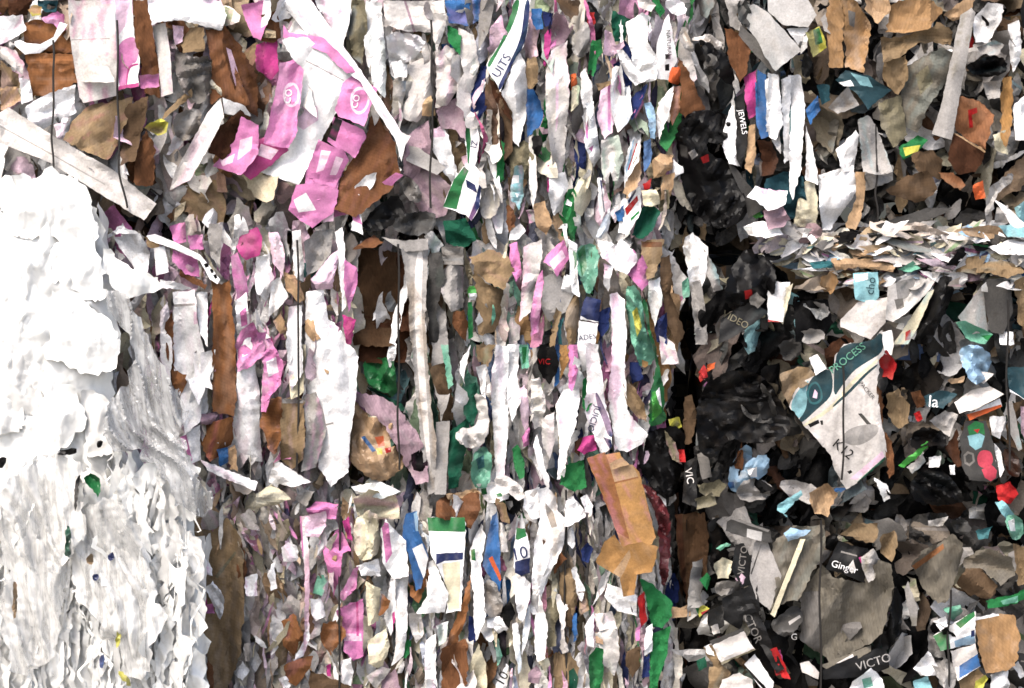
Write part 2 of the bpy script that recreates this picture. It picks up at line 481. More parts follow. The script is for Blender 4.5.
def tube(pts, r, sides=6):
    """wire along world points"""
    pts = np.asarray(pts, float); n = len(pts)
    V = []; T = []
    for i, p in enumerate(pts):
        d = pts[min(i + 1, n - 1)] - pts[max(i - 1, 0)]; d /= np.linalg.norm(d)
        a = np.cross(d, [0, 1, 0]); a /= max(np.linalg.norm(a), 1e-6); b = np.cross(d, a)
        for k in range(sides):
            t = 2 * math.pi * k / sides
            V.append(p + r * (a * math.cos(t) + b * math.sin(t)))
    for i in range(n - 1):
        for k in range(sides):
            a, b = i * sides + k, i * sides + (k + 1) % sides
            T += [(a, b, a + sides), (b, b + sides, a + sides)]
    V = np.array(V); T = np.array(T)
    return V, T, np.tile(C['k'], (len(T), 1))
SUN, SUN_ANG, SUN_EL, SUN_AZ, SKY, EXPOSURE = 1.5, 28, 54, -35, 0.085, 1.95
DATA = """
T 0 0 4
C dbr d1|30,0 130,0 110,60 40,75|dark brown cardboard shred in the top left corner
P dt d1.5|150,0 230,0 225,45 180,48 150,20|dark teal scrap at the top edge left of the tall white board
P yl d2|112,40 135,18 168,28 165,60 130,66|crumpled pale yellow paper wad near the top left corner
C ob d2|100,90 150,78 290,108 292,212 95,205|orange-brown cardboard square behind the looped white strap
C ob d2.2 p-.2|102,208 290,216 308,330 210,372 130,390 112,290|orange-brown cardboard lower half below a dark fold line
P w d2|0,65 90,58 105,120 60,150 0,178|white torn paper on the left edge beside the orange cardboard
P lw d2.3|0,185 60,200 98,255 90,300 40,260 0,225|off-white paper sliver on the left edge under the strap loop
C tb d1.6|0,240 72,296 78,352 0,356|grey kraft cardboard corner on the left edge
C tn d1.8|0,352 70,346 88,400 20,442 0,440|tan kraft cardboard corner above the long white plank
P w d2|78,310 118,322 132,400 86,418|small white paper wedge left of the orange cardboard
P pk d2.8|165,72 230,44 262,62 268,112 236,132 214,96 180,92|pink and white paper wisp hanging over the orange cardboard
L w d3.4 nplastic_strap|60,182 100,218 160,212 216,172 256,122 270,98 240,88 214,148 160,178 104,172 80,160 58,166|looped white plastic strap crossing the orange cardboard
B lw d4 y.12|272,0 456,0 462,100 472,382 332,412 318,390 300,280 280,150|tall white board panel at the top left beside a pink box
= lp: 400,0 456,0 456,14 408,18
= g: 284,158 440,152 440,155 284,161
X w d3.6 y-.1|456,0 530,0 536,140 558,188 552,300 556,345 474,362 462,200|pink and white printed carton side left of the brown board
= pk: 490,160 538,142 556,190 550,250 520,256 500,360 475,358 470,190
= lp: 460,0 530,0 530,60 470,150
= hp: 475,345 555,330 556,346 474,362
= hp: 502,350 508,280 522,258 556,252 555,260 526,266 514,286 508,350
C br d3.2 y-.3|530,0 594,0 612,120 642,300 640,392 578,372 562,240 540,150|tall brown cardboard strip right of the pink printed carton
P pk d4.2|556,302 636,294 638,346 562,352|small pink paper patch on the tall brown cardboard strip
P w d4.6 p.4|590,0 884,0 906,60 886,122 800,100 720,80 650,85 606,100|white sheet folded over at the top edge above grey plastic
B lw d3 y.4|608,104 662,90 680,200 692,372 646,388 630,220|narrow white corrugated slat under the folded white sheet
C tb d2.6|725,165 760,112 818,110 818,205 730,212|tan cardboard bit behind the grey crumpled plastic
P lp d3|690,100 735,105 730,165 700,180|pale pink tissue bit under the folded white sheet
F mg d4.5 a1.6 nplastic_film|700,190 740,222 800,228 842,220 852,330 812,420 762,400 706,322|grey crumpled plastic film bunched like a glove
F g d3.6 a1.6|690,462 760,430 812,440 802,520 742,572 698,540|light grey crumpled film under the bunched grey plastic
C tb d5|690,420 768,354 768,388 700,440 648,484 660,450|short tan cardboard sliver poking out beside yellow tissue
P yl d5.2 a1.6|575,510 600,490 640,474 674,490 666,530 630,542 600,525|crumpled yellow-green tissue below the tan sliver
C br d2.8 y.3|820,120 900,120 930,240 1000,420 970,440 890,390 842,420 846,260|orange-brown cardboard wall behind a white folded strip
C br d3.2 y-.3|890,90 960,180 1030,300 1030,470 980,440 930,330 890,200|orange-brown corrugated edge leaning left of the pink boxes
= lp: 905,190 925,200 975,360 955,385 930,300
C dbr d4 p-.3|862,520 960,440 1005,470 960,570 890,640 832,610|dark brown inside of a folded white strip
B lw d5 a3 y.5 t4|884,392 895,470 830,600 760,720 680,760 700,688 760,580 830,450|white board strip folded into an L above the dark brown inside
B w d5.4 p-.4|890,390 980,425 1005,465 965,468 896,452|short white board flap at the top of the L shaped strip
X pk d5.6 y.3|965,466 1034,500 1034,615 965,700 850,665 900,610 940,560|pink carton corner with pale windows beside the L shaped strip
= lp: 960,560 1010,545 1005,600 950,640
= lp: 880,640 940,615 930,650 890,665
P w d3.4|100,432 200,370 302,338 306,450 200,502 160,522 110,474|white paper folded in layers above the long white plank
P w d3|215,500 285,470 270,560 230,560|white paper wedge behind the long white plank
C tb d3.6 p.3|340,430 480,400 532,388 522,460 462,592 430,642 250,560 300,470|grey kraft cardboard folded like a tent over the long plank
C kb d4.2 y.4|480,420 592,384 582,480 540,642 478,664 490,520|dark kraft fold right of the tent shaped kraft
= pk: 390,420 530,380 590,384 480,412
C br d3|540,642 582,520 622,600 612,740 540,740|brown cardboard scrap below yellow tissue
B lw d6.5 a3 p.15|0,450 35,430 240,560 440,672 626,815 575,882 440,800 200,650 0,572|long white board plank lying diagonally at the upper left
= g: 0,500 200,610 420,735 420,741 200,617 0,508
T 256 0 4
P hp d3.5|0,180 85,158 92,280 60,322 0,275|hot pink paper square left of the white carton front
X pk d5.2 y.1|-60,20 60,-10 60,60 20,160 -10,150|pink carton flap at the top beside a brown board
= w: 30,0 60,-10 60,90 20,110
C br d4 y-.3|20,60 80,40 100,150 70,170 20,165|brown cardboard strip between hot pink scraps
X w d5.5 y.12|104,160 135,148 205,150 330,242 388,302 322,450 242,600 170,740 20,690 80,600 165,482 190,300|large white carton front hanging tilted with pink panels either side
= lp: 185,415 245,425 250,480 190,520 160,500
= g: 200,240 352,320 350,324 198,244
X pk d7.6 y-.1|95,252 148,238 192,280 176,420 166,522 132,592 30,572 62,430|pink printed panel with pale round emblem left of white carton front
= lp: 112,352 130,330 155,330 172,352 176,390 165,420 140,432 115,415 106,385
= pk: 120,355 150,340 165,360 166,400 145,420 122,405
= "CO" w 128,385 34 80
X hp d4.6|0,562 44,548 132,600 62,662 -20,720 -60,690|dark pink carton corner with pale label left of the white carton bottom
= lp: 20,575 90,600 60,640 5,620
X pk d7.6 y.1|350,312 400,300 486,356 456,432 432,506 330,466 314,440|pink printed panel with round emblem on right of white carton front
= lp: 375,385 395,350 430,345 455,370 455,415 430,455 400,458 378,430
= pk: 385,388 402,360 428,356 446,376 446,412 426,445 402,446 388,425
= "CO" w 398,405 32 75
X pk d7.8|312,466 430,520 442,546 396,632 320,592 285,565|plain pink panel below the panel with round emblem
= k: 286,545 318,468 346,482 318,566
X pk d7.4 p-.1|250,556 350,600 372,640 312,760 250,800 195,780 200,688|pink carton lower edge with pale windows
= lp: 262,600 300,605 270,680 240,690
= lp: 320,625 350,635 320,700 295,700
X pk d8.2|160,740 240,730 330,760 310,850 225,912 130,840|pink and white carton corner hanging lowest over the seam
= w: 150,800 200,770 240,840 170,850
X pk d5.8|200,690 330,700 320,800 240,780|pink carton patch above the lowest hanging corner
X lp d7|250,840 280,800 310,820 310,885 270,890|small pale pink carton tab beside the lowest hanging corner
C br d4.6 p.3|470,432 520,520 560,570 578,688 540,760 400,870 300,830 350,690 440,546|brown triangle of cardboard inside right of the pink carton
B pk d5 p-.3|300,815 420,790 560,690 590,700 480,800 400,850 310,870|pink edged board lip under the brown triangle
P w d6.8 a1.4|395,745 440,700 484,690 470,740 430,790 400,775|crumpled white paper bit on the brown triangle
X w d6.8|395,815 465,765 465,810 420,860 428,940 380,920|white and pink torn carton tail under the brown triangle
= pk: 380,840 410,850 425,900 385,880
B w d8.4 a2 y.3 t3|100,0 220,0 340,170 480,370 560,490 600,560 582,648 560,562 480,440 420,330 300,230 200,130 140,60|curved white torn edge sweeping along right side of pink carton
X pk d6.9 p.3|110,100 132,130 270,150 350,230 402,290 362,294 280,212 170,166 108,150|pink fold running along top of the white carton front
P w d3.2|236,0 382,0 372,100 342,202 262,62|tall off-white sheet at the top right of the pink carton
P ol d3 y.4|378,0 434,0 446,120 424,260 382,222 370,100|olive grey paper strip at the top edge
P w d4 a1.4|440,0 502,10 512,130 522,300 516,392 472,352 440,240 430,120|crumpled white paper column right of the olive strip
P lw d4.5 p.2|508,0 752,0 762,100 724,212 700,130 600,126 520,100|wide pale pinkish sheet at the top edge behind a wire
= mv: 590,0 600,0 640,130 630,130
F w d6 a1.3 p-.4 nplastic_bag|518,122 692,146 642,230 580,262 546,330 528,220|crumpled white bag mouth under the wide pale sheet
P w d6.4|540,250 580,238 606,262 602,310 556,312|small white folded paper square under the bag mouth
P lw d4 y.2|590,262 704,210 708,380 690,440 642,492 570,472 602,400 632,320|grey-white creased sheet left of the long wire
P lw d4.8 y-.3|720,222 762,178 800,200 832,292 822,332 762,422 718,432|leaf shaped pale sheet right of the long wire
P g d3.6|546,322 602,322 582,450 546,472|beige grey paper strip below the small white square
P tn d5 a1.5|650,402 702,380 718,462 664,464|crumpled tan paper where the long wire bends
P mv d4.2|720,442 800,390 832,430 838,562 800,520 740,512|mauve grey paper below the leaf shaped pale sheet
P mv d3.4|590,562 690,482 702,600 642,720 590,700|mauve crumpled paper left of the long wire bottom
P w d4.4|700,520 740,502 772,540 792,640 830,760 790,740 750,688 706,600|white and pink twisted paper right of the long wire
= lp: 700,520 740,502 760,545 710,550
B g d5 p.2|598,580 650,590 762,670 724,700 600,642|small grey plank crossing the long wire
P mv d2.6|600,650 720,690 790,760 760,860 680,880 600,760|mauve dark crumpled paper at the bottom of the long wire
P bl d4 a1.3|755,0 862,0 858,40 830,30 850,104 772,92|denim blue crumpled scrap at the top edge
P bl d4.4|862,-10 896,-10 896,84 868,96|narrow blue scrap beside the denim blue scrap
P gn d3.8|765,100 822,130 816,222 772,172|green strip under the denim blue scrap
P lw d4.2 y-.3|810,110 872,140 892,262 872,342 850,392 802,352 832,292 810,220|oval off-white sheet right of the green strip
P nb d4|850,390 900,262 942,270 922,430 890,482 850,440|navy blue paper scrap left of the lettered banner
= w: 905,320 925,330 905,370 895,355
X w d5 p.2|832,472 882,480 894,560 872,690 850,680|green and white label sliver with dark letters
= gn: 832,472 850,474 860,560 850,680
= "IZ" nb 872,575 30 80
B g d4.6|890,200 930,130 960,-10 900,-10 890,90|grey paper roll behind the lettered banner
T 460 30 3.62
X w d6 y.15|95,125 140,60 165,0 195,-110 255,-110 246,0 230,60 180,150 145,225 130,190 108,160|white banner with green and navy bands lettered along its slope
= gn: 95,125 140,60 165,0 195,-110 222,-110 190,-10 140,75 108,140
= nb: 255,-110 246,0 230,60 180,150 145,225 136,205 165,150 212,50 225,0 236,-110
= "UITS" nb 150,128 40 58
P w d5.4 y-.2 a.7|146,232 188,135 214,78 236,120 244,200 240,320 214,424 192,400 188,330 172,270|smooth white bulging sheet right of the lettered banner
P kb d4.6 a1.5|96,170 128,190 172,275 190,300 190,440 140,500 96,440 90,280|dark grey-brown ribbed strip below the lettered banner
C dbr d5|108,180 130,190 180,290 190,340 160,300 118,230|dark brown cardboard curl under the banner
P mg d4.8|96,290 118,290 112,470 92,440|grey strip left of the ribbed strip
P gn d5|148,400 162,410 160,540 130,570 140,470|narrow dark green strip below the ribbed strip
P ol d5 a1.4|175,430 230,400 272,420 282,480 240,560 180,545|olive grey crumpled paper under the white bulging sheet
C kb d4.2|172,530 240,540 222,620 180,600|brown kraft scrap below the olive crumpled paper
X w d5.4 y.2|-62,640 -22,540 25,480 52,490 78,520 70,640 42,690 20,670|white carton corner with green and navy stripes at the row seam
= gn: -62,640 -22,540 15,495 32,510 10,560 -12,650
= nb: 20,540 55,560 62,590 25,570
= nb: 68,560 80,530 70,640 42,690 32,680 55,620
P dgn d4.6 a1.4|-60,690 20,680 60,760 10,790 -50,770|dark green crumpled scrap under the striped carton corner
F g d5|70,560 150,560 140,660 100,690 70,660|translucent grey film scrap right of the striped carton corner
T 510 0 5.73
P bl d5|122,50 182,48 190,165 150,172 126,120|bright blue crumpled strip near the top of the second column
P nb d4.6|182,60 244,75 240,140 200,155|navy scrap beside the bright blue strip
C kb d4|260,0 400,0 390,90 350,110 300,70|brown kraft scrap at the top edge over pink strips
P mv d5 y.3 a1.3|210,280 245,120 265,60 320,100 348,185 300,260 235,290|pink tinged fluted paper under the brown kraft scrap
= pk: 235,240 268,225 262,260 232,280
P hp d4.6|195,200 232,160 230,270 222,340 196,400 190,300|magenta edged paper sliver left of fluted paper
P lw d6 y-.25 a.8|205,400 235,290 330,230 322,330 340,430 338,600 320,760 318,900 300,985 250,985 225,800 205,640|tall pale sheet curving down the top middle bale
= lp: 262,330 280,330 276,700 262,760
C tb d5|102,335 152,330 160,470 118,520 98,480|tan kraft strip beside the white bulging sheet
P bl d5.4 a1.3|96,510 130,510 175,580 190,650 172,720 100,790 92,620|bright blue creased strip below the tan kraft strip
P k d5|130,780 180,770 190,830 160,900 135,880|black film tatter below the blue creased strip
F g d6.2 a.7|350,210 400,170 440,110 466,200 460,290 400,340 360,300|rounded grey-white film pouch in the top middle bale
P rd d6|440,75 485,70 492,130 450,160 440,120|red scrap against black near the top middle
F k d4|440,0 480,30 530,100 528,240 470,230 490,120 450,60|black plastic strip behind the red scrap
P gn d6|470,230 520,225 532,300 500,340 480,440 445,420 455,320|bright green crumpled strip right of the grey pouch
P w d6 y.3|405,420 430,390 470,480 472,600 420,620 405,540|narrow white twisted paper below the green strip
P or d5.4|345,430 380,420 385,480 350,520|orange and red shred left of the narrow white twist
P cr d5|360,480 396,490 392,600 350,640|cream paper shred under the orange shred
P w d6.4 a1.3|400,600 480,580 500,760 520,900 480,960 430,840 420,700|white torn paper with pink flecks in the top middle bale
= pk: 430,700 445,690 450,800 435,790
= pk: 450,850 480,830 470,870
P lp d6|520,520 590,470 600,640 585,760 540,800 500,680|pale pink wide strip right of the pink flecked paper
= pk: 560,480 575,480 578,760 560,740
C tb d5.8|490,480 570,462 580,490 510,520|short tan cardboard sliver at the top of the pale pink strip
T 590 0 5.73
P dgn d5.6|130,60 230,110 200,230 140,240 120,140|dark green paper behind a white fold near the top
P w d6.6|165,140 190,145 192,245 175,250|white vertical fold on the dark green paper
P lp d6.2|85,170 125,190 150,260 195,230 200,260 130,330 75,310|pale peach paper lapped over dark green
P nb d5.2|180,300 195,220 240,290 245,380 215,370|slate blue paper slit left of the large white crumple
P nb d5|130,370 170,350 240,450 240,560 330,480 310,560 240,690 200,480|slate blue paper fold under the white draped strip
P w d7 a1.4|200,130 260,100 300,70 350,100 330,240 385,330 380,460 300,475 250,440 240,300 220,220|large white crumpled paper in the top middle bale
P w d7.4 p-.2|150,290 190,285 260,390 340,450 260,490 215,440 170,340|white strip draped diagonally over slate blue
P lw d6.4|270,0 340,-10 380,30 350,70 280,40|white twisted paper at the top edge of the middle bale
P gn d6.6|355,0 395,0 430,60 405,100 370,50|green bit at the top edge of the middle bale
F w d6.4|430,-10 520,-10 560,70 500,90 440,60|white film tuft at the top edge right of the green bit
B w d7.6 y.1|385,240 430,110 452,80 468,150 500,350 460,420 452,460 385,450 378,330|white board with tiny black lettering down it
= "NATURAL" k 452,250 30 -86
= k: 430,310 462,310 462,340 432,340
= k: 430,370 455,365 455,405 430,405
P or d8 a1.2 nred_scrap|455,390 510,380 545,430 500,490 450,465|bright orange-red folded scrap at top middle
C br d7 y-.3|500,330 560,400 640,580 680,640 560,690 510,640 520,480|red-brown cardboard wedge hanging under the orange-red scrap
C ob d6.6|480,500 525,490 520,620 470,720 450,600|golden brown cardboard strip left of the red-brown wedge
P w d6.8 y.3|390,590 480,490 478,540 440,690 400,800 380,700|white curved paper left of the golden brown strip
P lb d6.6|310,590 345,585 375,650 370,800 345,790 335,680|pale blue curved strip near the dark hole
P w d6 a.8|130,390 170,380 235,520 245,650 200,720 160,760 120,600|pale wide fold under the slate blue paper
P pk d7|240,650 300,540 310,590 260,680|pink printed shred over slate blue
F g d5.6|510,160 560,150 570,230 600,260 590,310 520,260|grey translucent film tatter left of black strips
F lw d6|560,230 650,200 690,190 760,250 740,300 680,230|light film tatter near the upper black strips
F k d5.6|640,240 760,270 840,440 800,500 720,420 650,330|black glossy plastic strip above the dark hole
F dg d6 a1.3|680,300 740,330 740,450 690,480 640,390|dark grey crumpled film above the dark hole
C br d5.6 y.3|770,160 860,190 940,280 910,320 900,420 860,470 800,360|brown torn cardboard above the dark hole
P g d5|770,-10 890,-10 840,80 900,200 800,150|grey paper tatters at the top edge above brown cardboard
F dg d6|840,0 910,0 930,100 900,170 850,110|dark grey plastic flake at the top edge
T 590 110 5.29
P w d6.4 y.2|215,170 235,140 265,170 262,260 200,360 180,420 180,300|white and blue striped paper in the top middle bale
= lb: 225,165 235,150 215,270 195,340 190,310
= rd: 245,175 252,175 205,320 200,315
C tn d6|262,190 272,190 272,330 255,410 190,470 175,440 220,320|tan strip beside the white and blue striped paper
P bl d6.2|285,170 320,150 330,230 310,300 285,330|bright blue strip left of the crushed tan cup
P w d6.8|165,480 225,430 265,400 270,540 200,660 150,650|striped pale paper with a red band near the seam
= rd: 185,520 250,450 255,480 195,560
= nb: 200,480 240,420 245,430 205,500
= gn: 215,570 262,530 262,545 215,590
C tn d7 a1.4|330,270 370,230 440,240 440,310 380,350 340,360|crushed tan cup shaped cardboard left of the dark hole
P w d6.6|440,260 490,300 495,330 460,350 430,380|white shred right of the crushed tan cup
C tn d6.4|380,350 450,330 420,460 370,480|tan cardboard tail under the crushed tan cup
P cr d6.6|270,425 350,420 370,500 330,510 280,500|cream paper flap above a dark green pocket
P ol d6.2|350,430 420,420 420,520 370,545|olive flap right of the cream flap
P dgn d5.8|280,510 330,505 375,540 330,640 280,680 220,665|dark green paper pocket at the row seam
P rd d6.6|278,390 325,360 315,420 290,430|small red scrap above the cream paper flap
P bl d6.2|130,545 180,500 180,590 150,590|small blue scrap at the row seam
P w d6.6|30,670 105,515 110,560 100,630 60,680|white triangular paper fold at the row seam
P lw d5.6 y.3|60,160 150,130 180,260 140,420 90,440 60,300|pale grey pleated paper in the top middle bale
P w d6|40,360 60,360 80,540 60,580 45,500|thin white strip with a dark edge above the seam
= nb: 52,370 60,370 80,540 72,540
P gn d6.4|-115,420 -85,415 -72,455 -100,510 -105,560 -120,590 -148,550|green and white carton strip above the seam
= w: -120,470 -95,490 -100,510 -130,500
P lt d6.6|-420,400 -400,300 -360,290 -350,340 -350,440 -375,530 -395,490 -420,480|light teal strip with white blocks above the seam
= w: -410,345 -375,345 -375,385 -412,388
= w: -395,440 -378,445 -385,465
C br d5|-440,500 -400,530 -395,620 -430,650 -445,590|small brown cardboard roll at the row seam
P tn d6|-300,500 -240,480 -200,600 -230,660 -280,620|tan crumpled tissue at the row seam
P g d6.2|-340,530 -300,530 -290,590 -320,600|grey round scrap at the row seam
P w d6|-420,640 -370,600 -340,640 -390,688 -430,688|small cream tissue roll at the row seam
P lw d6.2 y.3|-322,140 -300,130 -280,420 -300,520 -320,400|thin pale strip beside the tall pale sheet
P hp d5.4|-225,290 -205,290 -210,450 -225,430|thin magenta strip below the tall pale sheet
P w d6 y-.2|-215,340 -130,330 -115,400 -150,520 -190,560 -220,450|pale wide paper above the green and white carton strip
T 650 60 4.05
F k d5 a1.4 nplastic_bag|100,280 160,210 240,200 310,230 330,290 290,340 220,330 250,390 300,400 350,470 400,600 370,660 260,690 160,600 120,470 110,370|large crumpled black bag hanging in the upper dark hole
= rd: 205,395 235,380 240,410 215,420
= g: 155,375 180,360 195,385 170,405
= dg: 120,340 150,350 155,400 125,390
F k d6 a1.2|240,200 320,220 330,280 290,350 240,330 210,290|black bag bulge at the top of the upper dark hole
B dg d6 p.1|310,410 350,440 470,600 400,640 380,560|dark grey board leaning in the upper dark hole
P w d5.6|300,270 340,120 350,260 350,350 365,430 320,420 295,350|white tapering paper right of the black bag
X k d6 y.2|350,150 380,130 395,330 370,440 350,400|black carton edge with white lettering beside white paper
= "JEWELS" w 372,250 36 -80
P hp d5.6|380,70 430,40 440,220 400,240 385,160|pink printed carton strip at the upper right
= bl: 425,90 432,90 440,220 430,220
X bl d5.4|435,40 470,60 480,310 450,320 430,260|blue carton strip beside the pink printed strip
P tn d6.2|400,270 425,260 430,380 410,460 385,440|tan finger shaped paper left of a brown pocket
C dbr d6|430,320 490,330 520,400 500,460 450,470 450,380|dark brown pocket shaped cardboard at the upper right
P w d6 y.2|465,80 520,60 530,380 500,340 480,300|tall white sheet under the grey box at upper right
P w d5.8 y-.3|530,80 570,60 570,400 545,420|tall white strip right of the tall white sheet
P dt d6.2 a1.3|470,480 540,450 620,470 640,620 560,650 460,600|dark teal cloth scrap at the right seam
= g: 490,590 520,540 525,560 500,600
P bg d6.4|410,630 440,608 460,630 430,645|small bright green shred at the bottom of the upper dark hole
T 768 0 4
B lg d8 y.15 p.25 t5 ncarton_board|-98,35 -60,15 0,50 135,200 30,285 -10,230 -50,150 -105,90|grey-white box lid tilted at the upper right
B mg d7.4 p-.3|-110,100 -50,150 30,285 20,295 -60,210 -118,140|grey underside edge of the tilted box lid
B lg d6.6 p.3|0,-20 150,-20 195,60 160,110 60,100 0,45|grey rounded board at the top edge right of the tilted box lid
B w d6|75,115 165,110 120,180|white board corner right of the tilted box lid
C kt d5.8 y.3|232,60 250,-10 290,-10 305,100 300,270 245,270 235,150|tan cardboard fold left half at upper right
C kt d6.2 y-.3|290,-10 340,-10 412,100 385,290 310,270 300,120|tan cardboard fold right half at upper right
= mg: 320,40 350,50 345,110 325,100
P yl d6.8 a1.4|150,130 205,105 235,190 180,230 165,180|yellow-green crumpled wrapper at the upper right
= gn: 180,120 205,110 220,170 190,180
F k d6|140,210 160,210 180,260 160,320 130,290|black flake under the yellow-green wrapper
C tn d5.6|385,-10 480,-10 490,40 440,95 395,50|pinkish tan cardboard at the top right edge
C kt d6.6 p.2|490,20 560,-10 640,-10 700,40 640,120 560,130 470,130|orange tan cardboard bulge at the top right
C tb d6.8 a1.3 p.3|450,150 560,140 690,90 740,130 730,180 600,170 540,220 460,250|crumpled kraft paper ridge at the top right
C tn d6|700,60 780,0 830,0 800,60 740,85|pink-tan cardboard corner at the top right
C tb d5.8|460,240 550,220 560,320 520,380 455,310|kraft cardboard panel left of the big kraft flap
C sg d7 y.2 p-.1|560,260 700,190 740,210 710,330 640,430 600,530 540,500 530,380|big grey kraft flap beside the long grey plank
= ol: 590,300 640,260 660,330 610,380
C ol d6|440,410 530,380 560,540 500,590 450,500|olive kraft lower flap left of the big kraft flap
P w d6.2|695,270 710,200 740,200 715,285|small white chip left of the long grey plank
B g d9 y.2 t6|770,60 815,30 830,50 735,560 655,535 690,430|long grey board plank standing diagonally at the upper right
P w d6.6 a1.3|815,80 880,10 940,20 935,80 880,170 830,170|white crumpled paper at the top right
P g d6.6|835,190 900,160 945,180 920,220 850,215|pale grey-green plastic lid in the dark at top right
F k d6 a1.3|780,260 900,220 960,240 950,300 830,310|black film fold under the pale lid
P w d6.2 y.3|960,100 1005,80 1010,240 980,290 965,200|white vertical paper near the right edge at top
P rd d6.8|795,160 820,145 820,190 798,195|tiny red chip right of the long grey plank
C rc d7.4 y.2|768,385 830,400 905,460 870,600 750,520 745,440|reddish brown carton with red print below the plank
= rd: 800,440 835,430 838,450 815,460 820,510 805,512
C dbr d7|745,530 870,605 830,688 760,700 720,640|dark brown carton base under the reddish carton
= tn: 748,518 872,598 868,612 745,535
C bk d6.4 y-.3|940,310 975,305 975,500 950,590 930,540 930,400|orange cardboard strip at the right edge
P g d6|860,330 930,320 930,390 880,400|grey paper scrap left of the orange strip
P w d6|980,420 1030,380 1030,560 990,560|white tissue at the right edge beside the orange strip
P cr d6.4|900,540 950,520 960,620 910,600|cream crumpled tissue beside the reddish carton
X dt d7 a1.2|270,320 310,280 400,300 495,360 430,410 400,440 350,370|dark teal and white carton piece in the upper right
= w: 280,330 330,320 345,345 300,345
= lt: 330,290 400,310 420,350 370,340
P g d7.4|240,430 320,345 365,420 280,455|grey triangular flap under the dark teal carton piece
P dt d6.8|195,340 245,340 250,400 215,420|teal bottle shaped scrap left of the dark teal carton
P bl d6.2|150,440 200,380 210,440 170,500|blue shred below the teal bottle shaped scrap
P w d6.2|0,290 40,300 60,500 30,560 -10,540|white upright paper under the tilted box lid
P w d6.6 y.3|80,300 130,300 150,420 130,688 100,800 85,760|tall white strip with a teal stripe at the upper right
= tl: 78,350 92,360 92,520 80,560
P w d6.4|150,500 180,600 200,688 200,740 150,720|white tapered sheet right of the teal striped strip
P w d6.8 y.2|270,600 350,520 365,540 340,688 300,688|white sheet edge above the right ledge
P g d7 y-.2 p.1|360,480 400,460 430,500 500,688 440,700 380,688|pale grey carton panel with a dark fold above the right ledge
= dg: 428,500 434,500 440,690 432,690
P w d7.4 a1.3|200,700 340,660 360,760 310,830 250,920 220,920 205,830|white speckled crumpled paper above the right ledge
P cr d7|130,740 180,700 200,800 190,920 100,900|cream pointed paper above the right ledge
C tn d7.2|350,688 390,688 375,860 350,920 310,910 350,800|tan curled cardboard edge above the right ledge
P g d6|385,688 500,660 500,720 400,760|grey sheet behind the tan curled edge
P gn d6.6|520,590 600,540 640,560 600,610 540,640|green and yellow wrapper in the dark at upper right
= yl: 540,590 610,580 600,605 550,625
C kb d6|470,760 560,700 640,680 680,760 600,810 520,790|dark kraft fold above the right ledge
C kb d6.4|570,620 660,600 700,640 690,720 600,690|brown kraft bag fold below the long grey plank
B dg d6.6 p.5|430,900 640,830 740,835 690,860 560,910 460,920|dark grey board lying flat above the right ledge
P or d6.6|820,740 860,720 870,790 830,800|orange yellow wrapper near the right edge
F g d6.6|870,760 960,690 990,720 910,780 890,900 870,930|pale film strand near the right edge above the ledge
P g d6.8|915,830 960,820 970,890 905,890|light grey scrap near the right edge above the ledge
P lt d6.8|985,830 1030,800 1030,930 1000,920|pale teal scrap at the right edge above the ledge
C rc d6|680,688 740,690 790,740 770,760 700,720|rust brown cardboard curl under the reddish carton
T 768 172 4
B mg d11 p.9|430,245 520,270 660,310 640,325 560,315 480,285|grey board lying flat on the right ledge
P lb d12 p.8|750,240 800,210 850,240 800,260|pale blue film scrap on the right ledge
P w d12 p.8|790,255 860,240 890,275 830,285|white paper lying on the right ledge near the edge
B g d12 p.7|200,290 265,270 260,295 215,315|small light grey slab on the left of the ledge
P w d12 p.7|150,260 180,245 195,270 175,290|small white wad on the left of the ledge
P w d13 p.7 a1.2|-85,100 -50,55 80,75 70,130 0,155 -40,120|white cloth-like scrap at the left end of the ledge
= lp: -40,60 70,75 70,100 -20,90
P mv d13 p.4|-20,155 60,130 90,190 60,220 0,230|maroon tinged sheet at the left end of the ledge
C tn d13 p.6 a1.2|250,345 420,345 520,370 500,400 360,380 270,395|tan crumpled cardboard layer on the front of the ledge
P w d13 p.7|390,330 480,295 500,305 430,335|thin cream sheet edge on the ledge
P mt d13|520,390 580,355 610,385 560,400|mint green wedge on the ledge front
P mv d13 p.6|590,345 680,345 760,380 740,390 640,370|pale mauve sheet on the ledge front
P w d13 p.7|650,325 730,325 780,350 730,365|white crumpled sheet on the ledge beside a kraft fold
C tb d13.5 p.5 a1.3|750,400 800,340 880,330 860,370 930,350 1030,400 960,425 860,400|kraft paper bag mouth on the right of the ledge
P w d12 p.8|880,300 960,270 1030,280 1030,330 930,330|white sheet stack at the right end of the ledge
P lt d12 p.8|920,215 1030,200 1030,265 960,260|pale blue-white sheet at the right end behind the ledge
P tl d13|165,360 250,355 260,380 180,385|teal strip under the ledge left part
P g d12.5 p.5|60,180 140,250 120,280 50,240|grey crumpled scrap at the left of the ledge
X lt d14 y.1|340,405 440,400 445,500 420,520 350,510|small blue-white carton with dark letters under the ledge
= w: 345,410 400,405 400,430 350,440
= "cho" dt 410,455 42 82
C kt d12.5|210,420 260,395 285,440 250,490 215,470|round tan cardboard scrap under the ledge
B lw d13 y.2|290,590 360,520 480,500 470,600 410,670 290,620|large grey-white crushed box under the ledge left flap
B lw d13.6 y-.2 p.2|480,460 560,415 660,400 690,405 640,480 560,560 500,600 470,590|large pale crushed box upper panel under the ledge
= g: 510,440 600,420 560,500 520,520
= mg: 505,510 540,505 545,540 515,550
B cr d13.8|500,690 640,480 665,470 600,620 560,688|pale slanted board edge left of the black ribbed tyre strip
= rd: 550,640 570,630 572,670 548,675
